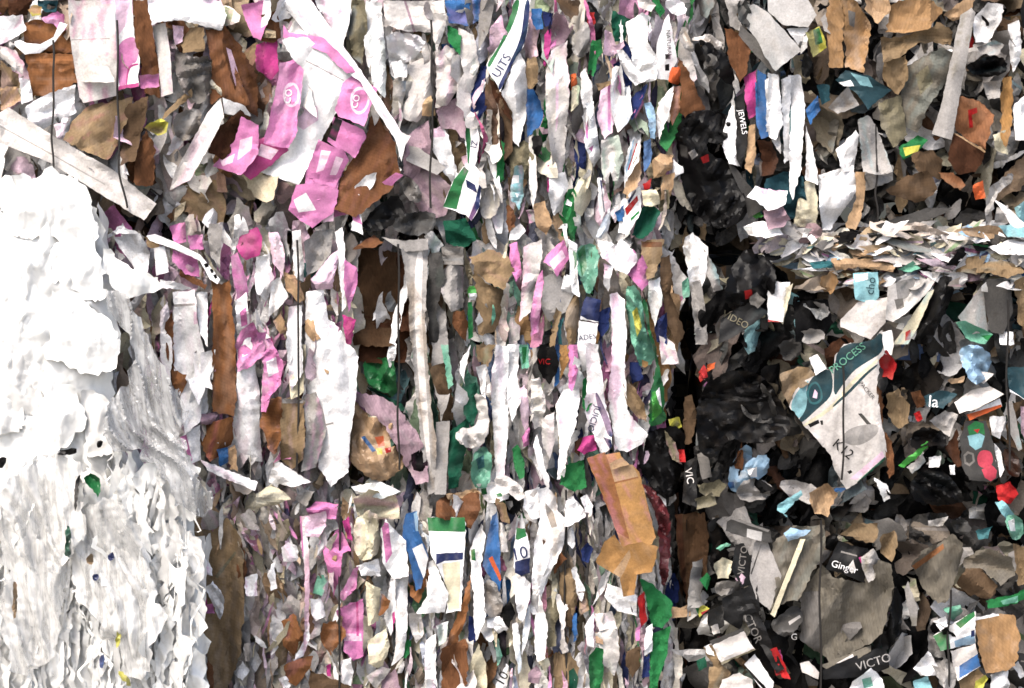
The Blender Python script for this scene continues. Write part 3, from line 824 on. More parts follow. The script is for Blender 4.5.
F k d14.5 y.3 a2.2 nribbed_strip|580,690 600,600 650,480 690,410 750,420 730,520 680,620 650,690|black ribbed rubber-like strip slanting under the ledge
B g d13 y-.15|760,580 860,450 875,600 880,640 800,650|light grey board between two dark strips at the right
B dg d14 y.2|860,430 970,430 980,560 940,650 890,640 870,540|dark grey flat panel hanging under the ledge at right
P mt d14 a1.3|750,600 790,595 900,650 870,688 800,670|pale green striped wrapper at the right
= gn: 850,655 920,650 980,670 900,690
C tb d13|980,440 1030,420 1030,640 1000,600|kraft cardboard at the right edge under the ledge
P w d14|920,640 980,640 985,690 930,690|white scrap by the pale green wrapper
P k d13|100,520 240,510 260,600 200,690 110,680|black shiny film folded round a pale scrap
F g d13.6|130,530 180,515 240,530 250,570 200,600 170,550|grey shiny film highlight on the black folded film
P w d13.2 y.2|0,440 90,440 60,600 0,600|white carton panel left of the black film above red
= rd: 0,590 62,600 55,700 -40,700 -30,620
B cr d13.4|75,460 100,445 60,610 50,600|cream board edge right of the white and red carton
F k d14 a1.4 nplastic_bag|-120,330 -60,300 20,360 40,450 -10,540 -80,530 -150,560 -180,480|black crumpled bag under the left end of the ledge
= rd: -95,475 -65,470 -60,500 -90,510
C mg d15|-72,500 -45,480 -10,510 -40,545 -68,530|small square grey tag on the black bag
X k d14.4 p.1|-190,590 -70,520 0,560 -120,650 -200,690|black carton strip with faint lettering below the black bag
= "VIDEO" ol -130,590 34 -28
P w d13.4 a1.2 p.3|-100,220 -20,195 40,215 60,250 -10,265 -80,250|rounded white scrap left of the maroon tinged sheet
= g: -100,220 -60,215 -60,250 -90,250
P w d6|-340,300 -330,260 -300,240 -240,300 -250,420 -300,560|white pleated paper right of the gap under the upper dark hole
P mt d5.6|-345,440 -320,420 -315,500 -340,510|mint scrap near the left of the right dark bale
P g d6 y.3|-310,440 -270,430 -250,560 -240,690 -290,690|grey pleated strip at the left of the right dark bale
P g d6.2|-260,300 -210,380 -180,470 -220,480 -250,400|grey white strip descending at the left of the right dark bale
P rd d14|-280,800 -255,770 -240,820 -270,840|small red scrap at the left of the large black heap
P or d14.2|-245,770 -210,760 -215,785 -245,800|bright orange bit above the large black heap
F k d13 a1.4 nplastic_bag|-280,880 -180,800 -80,790 0,830 60,930 100,1030 40,1080 -60,1090 -160,1060 -220,1160 -290,1100|large heap of black plastic bags in the right dark bale
F dg d14 a1.6|-100,860 -30,830 20,900 40,1000 -40,1010 -110,960|dark grey wrinkled bag bulge on the large black heap
F dg d13|40,680 120,660 140,720 90,760 50,740|dark grey film pillow above the lettered teal board
F g d13.6|110,640 200,620 240,660 180,690 130,680|grey film with a bright edge above the lettered teal board
T 780 330 4.3
C tb d13|0,190 60,165 130,160 160,210 60,270 40,330 10,270|tan cardboard flap left of the lettered teal board
P w d15.5|125,120 160,105 200,165 155,195|small white tag above the lettered teal board
C dbr d13.4|190,80 280,20 320,50 230,130 220,170 200,160|brown cardboard behind the top of the lettered teal board
X lw d15 y.15 p-.1 a.8 nprinted_board|40,330 60,270 110,215 200,165 225,180 235,110 275,60 400,40 440,0 450,100 425,130 415,240 440,420 460,520 450,560 330,660 285,685 230,590 220,540 100,410|large lettered white and teal printed board in the right dark bale
= lt: 40,330 75,260 130,205 110,260 120,300 110,350 75,390
= dt: 75,390 110,350 120,280 115,240 150,190 200,165 225,180 228,280 160,340 90,405
= tl: 110,260 140,220 165,225 185,270 180,310 140,325 118,300
= dt: 122,262 142,230 162,234 176,270 172,302 142,315 126,296
= lp: 140,290 150,255 162,270 158,295
= dt: 228,300 235,110 275,60 400,40 440,0 450,90 380,135 320,170 265,240
= cr: 95,408 225,325 300,220 425,118 425,135 310,235 232,340 105,418
= dt: 225,325 300,255 370,180 420,145 422,152 372,195 305,268 228,335
= "PROCESS" mt 290,120 40 38
= "K12" k 274,512 52 -40
= "PACKER" dg 375,260 22 -50
= dg: 335,360 350,358 398,410 385,420
= k: 120,405 165,385 170,400 130,420
= k: 172,390 184,388 186,408 176,408
= k: 288,608 305,602 312,612 298,620
= g: 265,460 300,420 400,400 430,420 410,460 340,500 280,490
= lp: 300,640 440,520 450,545 330,645
= dgn: 330,655 450,545 460,560 450,640 350,660
C br d15.6 y-.4|415,240 435,250 440,420 480,480 490,620 470,640 455,540 430,420|brown cardboard edge strip right of the lettered teal board
P w d15|440,10 480,0 490,60 480,110 445,100|white paper twist at the upper right corner of the lettered board
T 880 380 4.917
P rd d14|-60,-90 30,-150 80,-80 60,0 0,-20 -50,-30|red and white torn wrapper right of the lettered board
= w: -30,-60 0,-70 10,-40 -20,-30
F dg d13.4 a1.3|-70,0 -20,-90 40,-20 30,60 -20,70|dark grey crumpled film right of the lettered board
C tb d14|30,70 90,40 150,120 140,210 90,240 40,180|tan crumpled cardboard in the dark right of the lettered board
C br d14.4|150,60 200,50 220,120 180,140|small rust cardboard chip above the red dot
P rd d15|165,165 195,150 210,190 185,205|bright red dot shaped scrap in the right dark bale
X dt d14.6 p.2|215,80 290,50 380,70 310,140 230,130|teal carton scrap with white letters in the right dark bale
= "la" w 265,105 70 -5
P g d14 y.2|240,200 320,150 385,170 340,280 290,240|grey paper sheet under the teal lettered scrap
B lw d16 p.3|365,110 450,50 540,30 610,70 480,140 390,165|cream arched board above an orange edged board
B w d15.4 p.2|425,170 590,90 600,130 440,200|white board with an orange edge at the right
= or: 425,170 440,165 595,120 600,132 440,202
C dbr d14|320,330 380,240 400,420 380,430 340,370|brown cardboard wedge right of the green strip
P bg d15.4|90,420 150,370 230,300 280,315 240,325 200,370 120,430|bright green curved strip in the right dark bale
P g d14.4|130,430 210,360 225,400 160,460|grey paper under the bright green curved strip
F k d15 a1.5 nplastic_bag|140,520 200,430 250,410 320,450 400,540 420,600 300,620 180,610|black bag mound in the lower right dark bale
F k d14.6 a1.3|150,270 220,220 320,270 330,330 240,320 160,350|black bag fold above the green curved strip
X dg d15.6|390,290 420,200 520,200 560,320 600,470 540,500 440,490 400,420|dark carton printed with pale oval and red berries at right
= gn: 430,230 470,200 510,215 515,270 490,260 440,275
= lt: 430,275 490,262 515,275 500,330 470,345 440,320
= rd: 460,245 490,240 480,262
= rb: 475,380 495,345 535,345 555,370 555,415 520,435 485,425
= rb: 500,440 545,415 575,445 570,480 545,498 515,480
= mg: 410,370 430,350 460,360 468,400 440,425 415,410
= dg: 420,375 435,362 452,368 456,398 438,412 424,402
P w d15|540,180 620,180 590,290 550,270|white carton strip right of the berry printed carton
B g d15.6 y.2|620,110 650,100 700,340 680,350 630,240|grey board strip near the right edge under the arched board
P w d15|560,310 590,340 610,440 590,480 570,400|narrow white board right of the berry printed carton
F dbr d14.4|590,330 680,360 700,480 630,470|dark maroon film near the right edge
P rd d15.4 a1.4|570,520 640,500 680,560 640,610 580,590|crumpled red wrapper near the right edge
P lt d15.6|565,600 600,590 660,660 640,700 600,660|light teal rolled scrap near the right edge
P w d14.6|240,380 300,370 290,430 240,430|white crumpled bit above the black bag mound
P w d15|340,420 370,415 370,465 345,465|small white chip right of the black bag mound
F lb d15 a1.6|380,-150 470,-180 560,-120 520,0 460,30 410,-60|pale blue crinkled film near the right edge
P w d14|-30,480 30,510 60,580 20,600|white bit under the lettered teal board
X dt d14.6|620,-60 720,-60 720,100 640,60|dark teal carton at the right edge
= w: 630,40 720,100 720,120 640,75
P mv d15|690,130 715,130 715,300 695,260|pale purple carton edge at the right edge
P lw d14.6|490,-50 560,-30 510,20 480,0|white shard below the pale blue crinkled film
C tn d14.6|330,0 420,-20 410,10 350,20|cream rolled paper stub above the teal lettered scrap
F lb d6 a1.6|-740,430 -670,310 -620,340 -640,420 -590,480 -680,560 -750,540|pale blue crinkled film in the lower part of the middle gap
= bl: -750,500 -720,500 -715,530 -745,535
T 0 172 4
P w d6.4 p-.2 t3|430,250 480,215 540,235 580,260 560,285 480,245 430,265|thin grey board edge under the long white plank
P w d7 y.2|455,260 560,245 600,330 590,400 620,440 610,470 570,430 500,330|white paper bag neck beside the white film
C tb d6|575,260 640,290 640,320 590,300|kraft bit behind the curved white strap
L w d9 t5 nplastic_strip|585,255 620,248 700,280 800,330 850,390 880,430 870,448 840,430 800,355 690,305 600,275|curved white plastic handle with small slots under the seam
= k: 815,368 830,362 836,378 822,384
= k: 838,390 850,386 856,402 846,406
= k: 852,412 864,408 870,424 860,428
B w d7.6 y.25 t10|615,305 660,295 675,400 625,415|small white box below the curved white handle
P pk d6.6|680,215 740,200 745,280 700,290|pale pink twist above the curved white handle
P pk d7|750,255 812,248 815,310 760,310|pink scrap above the curved white handle
P pk d7|690,310 790,350 800,420 740,410 690,360|pink printed scrap under the curved white handle
C br d7.4|720,390 830,450 820,470 715,410|thin brown cardboard strip under the curved white handle
P w d7.4|640,430 760,460 770,470 640,462|white chip left under the curved white handle
P g d6 y.2|835,210 895,200 880,400 840,330|grey strip at the seam right of the curved handle
X hp d7.4 y.1|945,300 960,250 1030,220 1050,270 1040,330 985,352 960,330|hot pink carton flap at the top of the pink bale
P pk d7|925,340 950,320 985,420 990,500 950,510 930,420|pink strip under the hot pink carton flap
P w d6 y.2|690,480 780,470 790,600 830,760 800,1000 740,1050 720,900 690,760|grey-green pale cardboard strip in the pink bale
= g: 690,530 780,525 780,534 690,540
= lp: 775,560 800,560 810,600 775,610
C ob d6.4 y-.2|850,460 920,430 940,640 945,900 935,980 850,960 850,700|orange-brown crinkled strip in the pink bale
P w d7|780,480 830,480 830,700 800,640|white narrow strip left of the orange-brown crinkled strip
P w d6 y.3|640,560 670,520 690,760 680,860 640,740|white strip beside the translucent film
C br d5.6|660,600 690,560 700,840 680,880|brown strip beside the translucent film
B w d7.8 y.1 t4|805,722 862,710 850,830 800,826|small white box tab over the grey-green strip
P w d7 y.3|770,840 830,830 830,960 740,1030|white twisted strip under the small white box tab
C ob d6.8|685,790 745,810 750,840 720,900 690,850|orange-brown bit over the grey-green strip
C ob d7.4 a1.6|810,1000 930,980 930,1080 890,1130 840,1160 805,1090|crumpled orange-brown wad in the pink bale
P mv d7.6|790,970 880,960 850,1010 800,1010|purple-brown shred above the crumpled orange-brown wad
P bl d7|865,1110 910,1100 915,1160 880,1180|tiny dark blue bit under the orange-brown wad
C tn d7|900,1120 940,1090 950,1200 920,1190|tan curl under the orange-brown wad
P w d7.2 y.2|720,1060 800,1010 805,1150 760,1170|white and pink triangle beside the translucent film
= pk: 720,1060 745,1050 770,1150 760,1170
P w d9 p.3 t3|800,1150 1030,1240 1020,1275 840,1200|thin white paper edge jutting out over the lower left bale
P w d6.4 y.15|940,520 985,480 1000,640 1010,700 1040,880 1050,1160 940,1140 925,1080 940,900 950,700|tall pale pink-white sheet in the pink bale
= pk: 950,700 980,690 1015,720 1000,760 955,800
= pk: 960,560 985,540 990,610 965,620
P pk d7 a1.4|940,690 960,640 1010,600 1060,690 1060,730 1000,780 950,800|bright pink speckled shred over the tall pink-white sheet
= w: 965,700 985,690 990,730 970,740
T 256 172 4
P lp d6.8 y.2|50,240 90,240 115,330 110,420 65,360|pale pink fold near the top of the pink bale
P w d7|0,340 50,330 75,420 40,520 0,480|white scrap near the top of the pink bale
P w d6.6 y.3|145,240 180,230 190,360 190,440 150,430|white strip near the top of the pink bale
P g d6 a1.4|190,280 240,235 310,230 300,330 260,380 200,420|grey crumpled paper near the top of the pink bale
C tn d7.2|110,400 175,420 195,510 170,525 120,470|tan cardboard triangle in the pink bale
P w d7.4|60,440 95,420 130,500 90,545 50,580|white flap left of the tan cardboard triangle
P lp d6.8|220,430 300,330 330,310 300,470 240,470|pale pink pointed paper near the right of the pink bale
P w d6.8 a.8|200,480 270,470 290,590 330,620 410,740 400,900 380,1040 370,1200 300,1260 250,1180 230,1000 190,800 200,620|large bright white sheet at the right of the pink bale
= g: 270,1010 310,1000 310,1008 270,1018
= lp: 295,610 340,620 340,632 295,625
C tn d7.4|195,595 260,590 270,660 230,680 200,640|tan smudged scrap on the large bright white sheet
P w d6 y.3|315,240 345,220 355,300 360,540 345,560 330,400|white edge strip at the right of the pink bale
X pk d6.6 y-.4|355,350 405,385 405,450 370,560 355,480|pink strip at the right edge of the pink bale
P hp d6.4|345,570 400,590 380,690 360,688|dark pink scrap at the right edge of the pink bale
C tn d7.2|70,600 100,555 128,640 95,650|small tan chip in the middle of the pink bale
P w d6.4|130,540 185,530 190,800 140,880 120,700|white narrow sheet in the middle of the pink bale
P cr d6.6|120,690 200,690 190,880 140,910 130,800|cream streaked paper in the middle of the pink bale
P pk d7.4 a1.4|0,640 40,640 110,770 100,850 60,900 40,960 20,960 30,800|pink printed tail in the middle of the pink bale
= w: 40,760 80,740 90,800 50,820
C ob d7.2 a1.4|20,950 50,910 100,900 110,1050 75,1130 50,1110 40,1060 15,1020|crumpled brown strip on the pink bale bottom
C tb d7 y.2|105,905 190,910 195,1060 190,1150 140,1190 100,1150 95,1010|tan triangular pocket at the bottom of the pink bale
= g: 105,905 190,910 190,925 105,925
P g d7.2 y-.2|190,890 240,880 290,1010 240,1180 180,1200 200,1050|grey creased sheet right of the tan triangular pocket
P w d7.6 a1.3|60,1190 90,1160 160,1200 220,1240 150,1260 50,1240|white crumpled scrap at the bottom of the pink bale
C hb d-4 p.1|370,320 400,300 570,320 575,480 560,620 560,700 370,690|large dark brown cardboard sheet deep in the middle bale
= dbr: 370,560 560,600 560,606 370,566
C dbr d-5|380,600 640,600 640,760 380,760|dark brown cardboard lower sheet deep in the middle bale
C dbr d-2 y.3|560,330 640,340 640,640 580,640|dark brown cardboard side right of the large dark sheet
C br d5 p.5|385,310 470,250 510,280 480,300|brown cardboard lip over the dark brown sheet
F k d2|420,200 540,90 580,100 600,170 520,230 440,240|black plastic under the brown triangle at the seam
F mg d5 a1.3|575,20 620,20 665,80 660,130 600,110|small grey crumpled film at the seam
F dg d5.6 p.3|560,170 720,150 720,230 640,260 540,230|dark grey film roll lying at the seam
B g d6.4 y.2|500,260 600,275 690,265 690,310 600,320|grey paper lip at the top of the grey fabric strip
P g d7 y.15 a.8|580,310 690,290 680,500 685,690 700,900 720,1060 715,1280 690,1290 660,1100 640,900 615,640 612,510|long grey strip standing in the middle bale
= lw: 640,320 672,312 660,520 670,700 690,1000 700,1200 690,1200 660,950 640,700 632,510
P dg d6 y.3|690,330 740,320 760,420 720,560 740,700 690,690 680,520|dark grey folded strip right of the long grey strip
P g d6.6 y-.3|740,400 780,360 830,380 830,540 780,560 740,480|grey tube-like fold in the middle bale
P mg d6|740,300 830,300 830,370 750,370|grey folded scraps at the top of the middle bale
P g d6.4 y.2|720,520 760,560 775,900 740,1000 700,800|thin grey fluted strip in the middle bale
C br d6.8|790,560 830,550 850,600 840,680 790,620|reddish brown chip in the middle bale
F bg d7.4|845,455 880,455 885,510 850,515|bright green film tip in the middle bale
= w: 850,485 885,485 880,512 855,515
P gn d6.8|848,520 865,520 868,660 850,670|thin green strip under the green film tip
C tb d6.8 a1.2 p.2|850,340 940,310 1010,340 1030,400 990,470 920,440 880,400|kraft paper folded top of the tan cone
C tb d6 y-.3|870,390 930,450 990,470 980,600 950,640 890,650 880,500|tan kraft cone in the middle bale
F gn d-2 a1.4|420,750 550,740 560,800 565,910 480,870 440,840|green crumpled bag deep in the middle bale
F dgn d-3|430,850 480,870 600,940 610,970 520,920|dark green fold under the green crumpled bag
C mv d4 y.2 p.2|385,890 480,890 570,940 640,1030 670,1100 600,1180 520,1020 440,960|curved mauve board edge like a lid in the middle bale
F tn d2 a1.5 nplastic_bag|385,900 440,970 570,960 590,1080 600,1170 540,1230 480,1240 420,1200 370,1150 380,1020|translucent bag of mixed colourful scraps in the middle bale
= bl: 420,1060 435,1055 480,1115 465,1120
= rd: 515,1105 540,1100 540,1120 520,1125
= or: 475,1060 510,1055 515,1095 490,1100
= dgn: 535,1070 560,1060 560,1095 540,1100
= yl: 480,1105 505,1105 505,1130 485,1130
= cr: 440,950 560,970 565,985 450,980
P mv d6.2 y.2|600,1170 650,1110 690,1100 690,1240 640,1250|pinkish torn board corner below the curved mauve board
P k d6.4|620,1130 680,1100 690,1200 640,1220|dark scribbled scrap below the curved mauve board
B g d7.6 y.1|720,1000 775,995 765,1180 760,1290 715,1290|short grey board at the bottom of the middle bale
P dgn d6|770,1040 850,980 840,1100 810,1260 770,1270|dark teal green sheet at the bottom of the middle bale
P dgn d6.6|830,860 880,840 890,950 870,1030 830,970|dark teal paper upper right in the middle bale
F lw d8 a1.2|800,1030 870,1020 890,960 860,900 890,880 930,920 930,1070 870,1110 800,1080|pale translucent film bow in the middle bale
F mt d7.4 a1.6|860,1130 920,1090 950,1150 930,1270 860,1260|mint green crinkled film at the bottom of the middle bale
= tl: 880,1150 910,1130 915,1180 890,1190
P w d7|880,780 920,770 940,880 900,890|white leaf of paper over dark teal
C kb d7|690,780 760,760 780,860 790,990 730,1000 720,880|dark kraft torn strip in the middle bale
P mt d6.8 y.3|740,690 770,690 790,850 770,870|pale mint strip in the middle bale
P w d7.6 y.2|835,860 815,760 860,690 850,740 830,830|thin white sliver in the middle bale
C tb d6.6|880,690 960,690 930,780 890,760|grey tan fold under the tan cone
P w d7.4 y.2|940,830 960,690 1010,700 1010,1000 990,1240 960,1290 950,1060|long white strip beside dark teal in the middle bale
T 512 172 4
P pk d7|-10,290 20,280 40,400 15,440 0,400|thin pink strip at the top of the middle bale
P lw d6.8 y-.15|45,300 120,270 115,370 75,560 30,600 40,440|pale grey sheet at the top of the middle bale
X pk d8.4 y.2|125,360 160,310 205,270 235,340 180,420 160,380|tilted pink card at the top of the middle bale
= lp: 150,360 200,310 215,340 165,390
P pk d8|100,430 122,390 125,470 105,640 75,660 75,580|long thin pink strip below the tilted pink card
B g d7.4 y-.2|130,420 180,400 215,440 250,480 215,560 150,600 115,540|grey creased board below the tilted pink card
P w d8 a1.5|205,420 240,350 260,430 250,490 195,490|white crumpled bit right of the grey creased board
F mt d8 y.2 a1.3|255,300 330,280 350,340 340,420 320,490 290,480 265,400|mint green crumpled sheet at the top of the middle bale
= gn: 262,320 290,290 300,380 280,420
P w d7.6 y.2|225,270 260,290 270,500 240,480|white strip left of the mint green sheet
P w d8.2 a1.2|340,270 420,290 440,330 400,400 385,480 365,450 370,380|white crumpled sheet right of the mint green sheet
P w d9 p.3 a.8|410,300 440,270 500,330 500,360 460,410 410,390|round white and pink paper bulge at the top
= pk: 455,265 510,280 515,330 490,325
P pk d8.6 y-.3|460,410 520,330 545,390 545,450 520,475 480,430|pink pointed flap right of the round paper bulge
C tb d7.2 p.2|515,275 610,270 600,330 570,420 540,430 520,340|kraft cardboard with a torn edge above the gap
= br: 520,280 600,280 600,300 520,300
C kb d5.6 y-.3|590,350 630,330 650,520 690,640 660,700 610,560|dark olive curved strip at the edge of the gap
X nb d8.6 y.1|285,520 300,498 355,512 345,600 270,590|navy capped card in the middle bale
= w: 275,575 300,590 345,598 344,606 272,594
X w d8.4 y.1 p-.1|268,595 345,606 330,700 322,780 280,800 262,700|white card with dark letters under the navy cap
= "ADES" nb 300,660 26 8
P nb d7.6|350,560 395,540 390,620 360,660 340,630|dark blue scrap right of the navy capped card
C tb d7|220,470 262,450 270,560 250,690 225,700 210,620|tan strip left of the navy capped card
P w d8.6 y.1 a.7|390,490 420,480 450,510 460,640 450,800 460,950 545,1050 520,1090 460,1120 420,1110 400,1010 385,900 400,740|long white sheet widening at the bottom of the middle bale
P w d9 y.15|290,680 345,690 360,800 370,900 395,1010 400,1100 360,1140 330,1060 290,960 300,850|white navy-edged strip with letters in the middle bale
= nb: 330,880 345,885 395,1000 412,1060 385,1060 370,1010 345,950
= nb: 365,1060 395,1070 405,1110 395,1115
= "JUICIO" nb 325,985 42 -108
P gn d9.4|285,830 315,805 335,870 325,920 300,960 280,930|green scrap on the white navy-edged strip
P nb d7.4|470,760 510,760 525,830 480,850 470,810|black-navy chip beside the green ribbon
F mt d8.4 a1.3|450,460 500,450 530,560 530,640 580,680 570,760 520,790 490,720 470,640|pale mint and cream film top of the green ribbon
= yl: 480,560 500,540 520,620 500,660
= bk: 520,750 545,760 535,850 520,870
F gn d9 a1.3 y.2|515,480 545,540 555,640 575,700 590,790 610,860 610,960 620,990 590,1010 545,1020 550,930 565,830 580,760 540,620|long green film ribbon at the right of the middle bale
= bg: 560,880 590,870 600,960 560,1000
= w: 575,880 590,860 600,940 590,930
P w d7 y.3|545,440 590,420 600,520 570,620 555,560|white strip behind the green ribbon top
P nb d6.6|570,600 620,560 620,690 580,680|dark blue scrap behind the green ribbon
P lw d6.4|590,630 650,690 670,770 600,770|pale grey paper at the edge of the gap
P tb d7.6 a1.5|440,830 490,860 530,930 540,1000 500,980 460,930|grey brown crumple beside the long white sheet
P k d9 y.1 nprinted_wrapper|110,690 160,680 190,760 180,800 150,850 110,800 100,760|black wrapper with red letters in the middle bale
= "VIC" rd 128,758 28 0
C tb d8.6|175,540 200,560 170,700 150,700|thin kraft sliver above the black wrapper
P k d8.4|130,640 165,620 168,680 130,690|black rag over the black wrapper
P pk d9 y.2|230,690 260,690 265,790 240,880 225,860|pink neck of the white and pink paper figure
P w d9.2 y.1 a.8|240,800 262,790 270,920 255,1010 220,1120 210,1220 180,1230 190,1090 180,1000 175,930 200,880|white and pink leg shaped paper in the middle bale
= lp: 178,920 230,905 235,910 210,1000 195,1050
C bk d8|190,690 225,690 225,760 195,830|golden strip left of the pink neck
P bl d8|175,690 195,690 190,840 170,860|narrow blue strip in the middle bale
P tl d7.6|180,600 205,580 200,690 185,690|narrow light blue strip above the narrow blue strip
P mt d8.4|30,690 65,690 70,780 40,790|mint printed strip in the middle bale
= gn: 40,700 60,700 55,760 42,770
P w d8.2 y.2|-20,690 30,690 20,840 40,900 0,1000 -20,900|white strip left of the mint printed strip
P lp d8.6 y-.2|25,880 50,850 70,950 90,1000 60,1080 40,1000|pale pink and white twist in the middle bale
P k d8.8|68,980 80,970 84,1070 70,1100|small black sliver in the middle bale
P pk d9|40,1060 68,1020 70,1090 45,1100|small pink triangle beside the small black sliver
P lw d9 a1.4|75,830 110,820 135,930 120,1010 90,1030 75,960|off-white crumpled ball in the middle bale
P w d9 y.3|85,1090 100,1050 130,1180 150,1220 150,1280 120,1220|thin white diagonal strip in the middle bale
P gn d9.2|0,1110 20,1090 50,1160 50,1220 30,1230 10,1180|small green leaf shaped scrap in the middle bale
P lw d8.4 y.2|120,990 170,960 170,1080 150,1150 120,1080|pale folded strip in the middle bale
P hp d9.6|255,1110 285,1060 335,1050 340,1110 290,1130|hot pink scrap above the tan box
P dbr d8.8|250,1080 280,1060 270,1140 250,1120|dark red shred above the tan box
P gn d8.4 a1.6|210,1170 290,1150 300,1260 250,1280 190,1250|green speckled crumple left of the tan box
P w d9.2 a1.3|50,1280 110,1260 120,1380 80,1390 45,1340|white curled paper left of the tan box
P w d9.4 p.3|210,1310 245,1295 280,1360 270,1400 215,1400|white triangular paper left of the tan box
B bk d14 a1.6 y.12 t5 ncardboard_box|300,1145 370,1120 375,1130 430,1120 455,1175 480,1170 510,1200 575,1460 560,1490 440,1500 400,1390 380,1340|tan cardboard box flattened and hanging out of the bale
= ob: 300,1145 372,1120 400,1200 470,1470 420,1440 395,1380
= tn: 390,1175 480,1165 505,1220 410,1240
= ob: 410,1240 505,1218 505,1224 412,1247
+box_flap bk d15 a2.2 p-.4 y.2|335,1560 370,1480 410,1450 440,1500 465,1490 520,1480 585,1500 560,1600 500,1610 490,1690 445,1700 430,1620 345,1570
= tn: 405,1600 470,1510 475,1540 430,1635
+tape tn d15.2|390,1165 440,1140 470,1170 400,1190
F mr d7 a1.5 nred_wrap|510,1240 560,1260 620,1340 640,1420 620,1460 600,1440 580,1400 560,1330|dark red crumpled wrap right of the tan box
F mr d7 a1.4|580,1400 620,1400 640,1480 620,1660 590,1640 590,1500|dark red streaked strip below the tan box
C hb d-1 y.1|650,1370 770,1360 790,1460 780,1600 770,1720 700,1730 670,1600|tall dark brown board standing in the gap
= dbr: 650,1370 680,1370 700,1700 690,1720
C kb d4 y.2|690,900 720,890 740,960 720,1080 690,1090|dark brown strip in the gap right of the green ribbon
B g d5 y-.2|745,955 780,945 775,1080 735,1095|grey slab in the gap right of the green ribbon
P yl d5|625,990 670,980 680,1020 640,1040|small olive yellow scrap in the gap
P ol d5 a1.3|610,1030 650,1060 680,1170 640,1150|olive film twist in the gap
X k d6 y.1|690,1160 740,1140 740,1340 680,1320|black strip with white letters in the gap
= "VIC" lw 710,1215 36 -80
B mg d6.6 y.2|740,1130 780,1110 800,1220 760,1230|dark grey chip right of the black lettered strip
C ol d7 p.2|740,1250 830,1230 860,1250 830,1300 760,1290|olive board flap below the black lettered strip
C ol d7|730,1310 800,1280 820,1330 740,1350|dark olive flap under the olive board flap
P rd d6|665,1110 690,1110 695,1160 670,1160|tiny dark red scrap in the gap
F k d2 nplastic_bag a1.3|490,1100 560,1030 690,1010 690,1160 640,1330 540,1250|black bag in the gap right of the tan box
C br d6.2|890,1160 920,1080 925,1180 900,1250|thin brown stick of cardboard in the gap
F lb d8 a1.6|920,1180 980,1130 1030,1130 1030,1200 970,1240|pale blue crumpled film beside the large black heap
= w: 940,1190 980,1180 980,1220 950,1220
F g d8.4 a1.7|890,1280 940,1220 1040,1240 1030,1310 920,1320|clear crumpled film below the pale blue film
= bl: 850,1310 885,1300 890,1335 860,1340
T 256 344 4
P cr d6 a1.5|0,600 60,560 110,590 140,620 90,640 0,660|yellowish crumpled paper at the top of the lower left bale
P pk d6.4 a1.4|200,660 240,630 330,640 320,700 220,690|pink crumpled paper at the top of the lower left bale
P g d6.8|155,620 180,580 235,590 200,650|grey chip at the top of the lower left bale
P cr d6.4 a1.7|390,620 450,580 560,600 580,700 400,700|cream crumpled mass at the top of the lower left bale
P w d7 p.4|380,570 500,550 580,590 500,620 400,600|white ruffled paper at the row seam over cream
C br d7.4 p.3 a1.3|720,630 760,600 890,590 900,660 860,740 720,690|reddish brown crumpled cardboard at the lower row seam
F bg d8|728,655 765,655 765,690 728,690|tiny bright green film square on reddish cardboard
C tn d7|760,600 880,580 900,600 770,620|tan lip over the reddish brown crumpled cardboard
P bl d7|600,680 640,670 640,690 600,700|tiny blue scrap at the lower row seam
P w d7 a1.4|880,560 1000,540 1010,620 930,640|white crumpled scraps with green flecks at the seam
= gn: 900,580 920,575 925,600 905,605
= gn: 960,600 985,590 985,610 965,615
T 0 516 4
C tb d6 y.15 a.8|775,40 800,0 830,-60 920,20 960,80 975,180 975,400 960,560 900,700 830,720 830,560 790,400 745,320 770,120|large rounded kraft cardboard beside the white film bale
= ol: 860,240 940,140 945,150 870,250
C br d6.8|940,120 965,100 985,200 975,380 960,300|brown torn edge of the large rounded kraft cardboard
P w d10|740,120 770,90 850,210 850,240 800,230|white paper corner in front of the rounded kraft
P w d10.4 a1.4|820,290 850,260 895,320 895,380 880,415 860,380|white and pink twisted tissue in front of rounded kraft
P hp d9|785,330 815,300 830,350 820,390 780,360|dark pink scrap beside the white film bottom
P pk d9.4|815,360 850,350 860,390 815,390|pink scrap below the twisted tissue
C dbr d8|750,380 790,370 810,450 800,540 770,520|dark maroon cardboard beside the white film bottom
C br d7|830,560 850,600 850,720 830,720|brown cardboard strip at the bottom beside the film
P g d6 y.2|1000,-30 1024,0 1040,60 990,50 960,0|rounded pale grey scrap at the top of the lower left bale
P w d8|980,245 1030,230 1030,320 985,320|small white square beside the rounded kraft
P w d8|935,630 970,580 1000,620 970,660|tiny white square at the bottom of the lower left bale
P lw d7|975,510 1000,510 1000,580 980,580|small pale leaf near the bottom of rounded kraft
T 256 516 4
P ol d6.4|75,40 130,10 140,70 90,160|olive paper strip in the lower left bale
P w d7.6|100,125 130,105 165,120 170,180 110,182|bright white square in the lower left bale
P w d7 y.2|45,230 75,170 85,290 60,300|white curled sliver in the lower left bale
P lp d6.8 p.2 a1.3|190,0 280,-20 280,40 250,85 200,80|pale pink ball of paper in the lower left bale
S w d8 y.2 npaper_strip|175,0 195,0 210,80 215,300 215,490 190,560 150,580 190,500 195,300 180,120|long white strip hanging down the lower left bale
= pk: 175,0 181,0 190,120 188,240 182,120
P pk d7.4 y.2 a1.2|268,140 300,90 330,50 350,70 380,140 345,150 340,230 310,330 300,260 280,190|pink paper figure in the lower left bale
P hp d7|345,20 370,0 385,100 365,90|dark pink sliver above the pink paper figure
P mt d7.4|228,310 245,240 270,235 290,270 265,320|mint green curl in the lower left bale
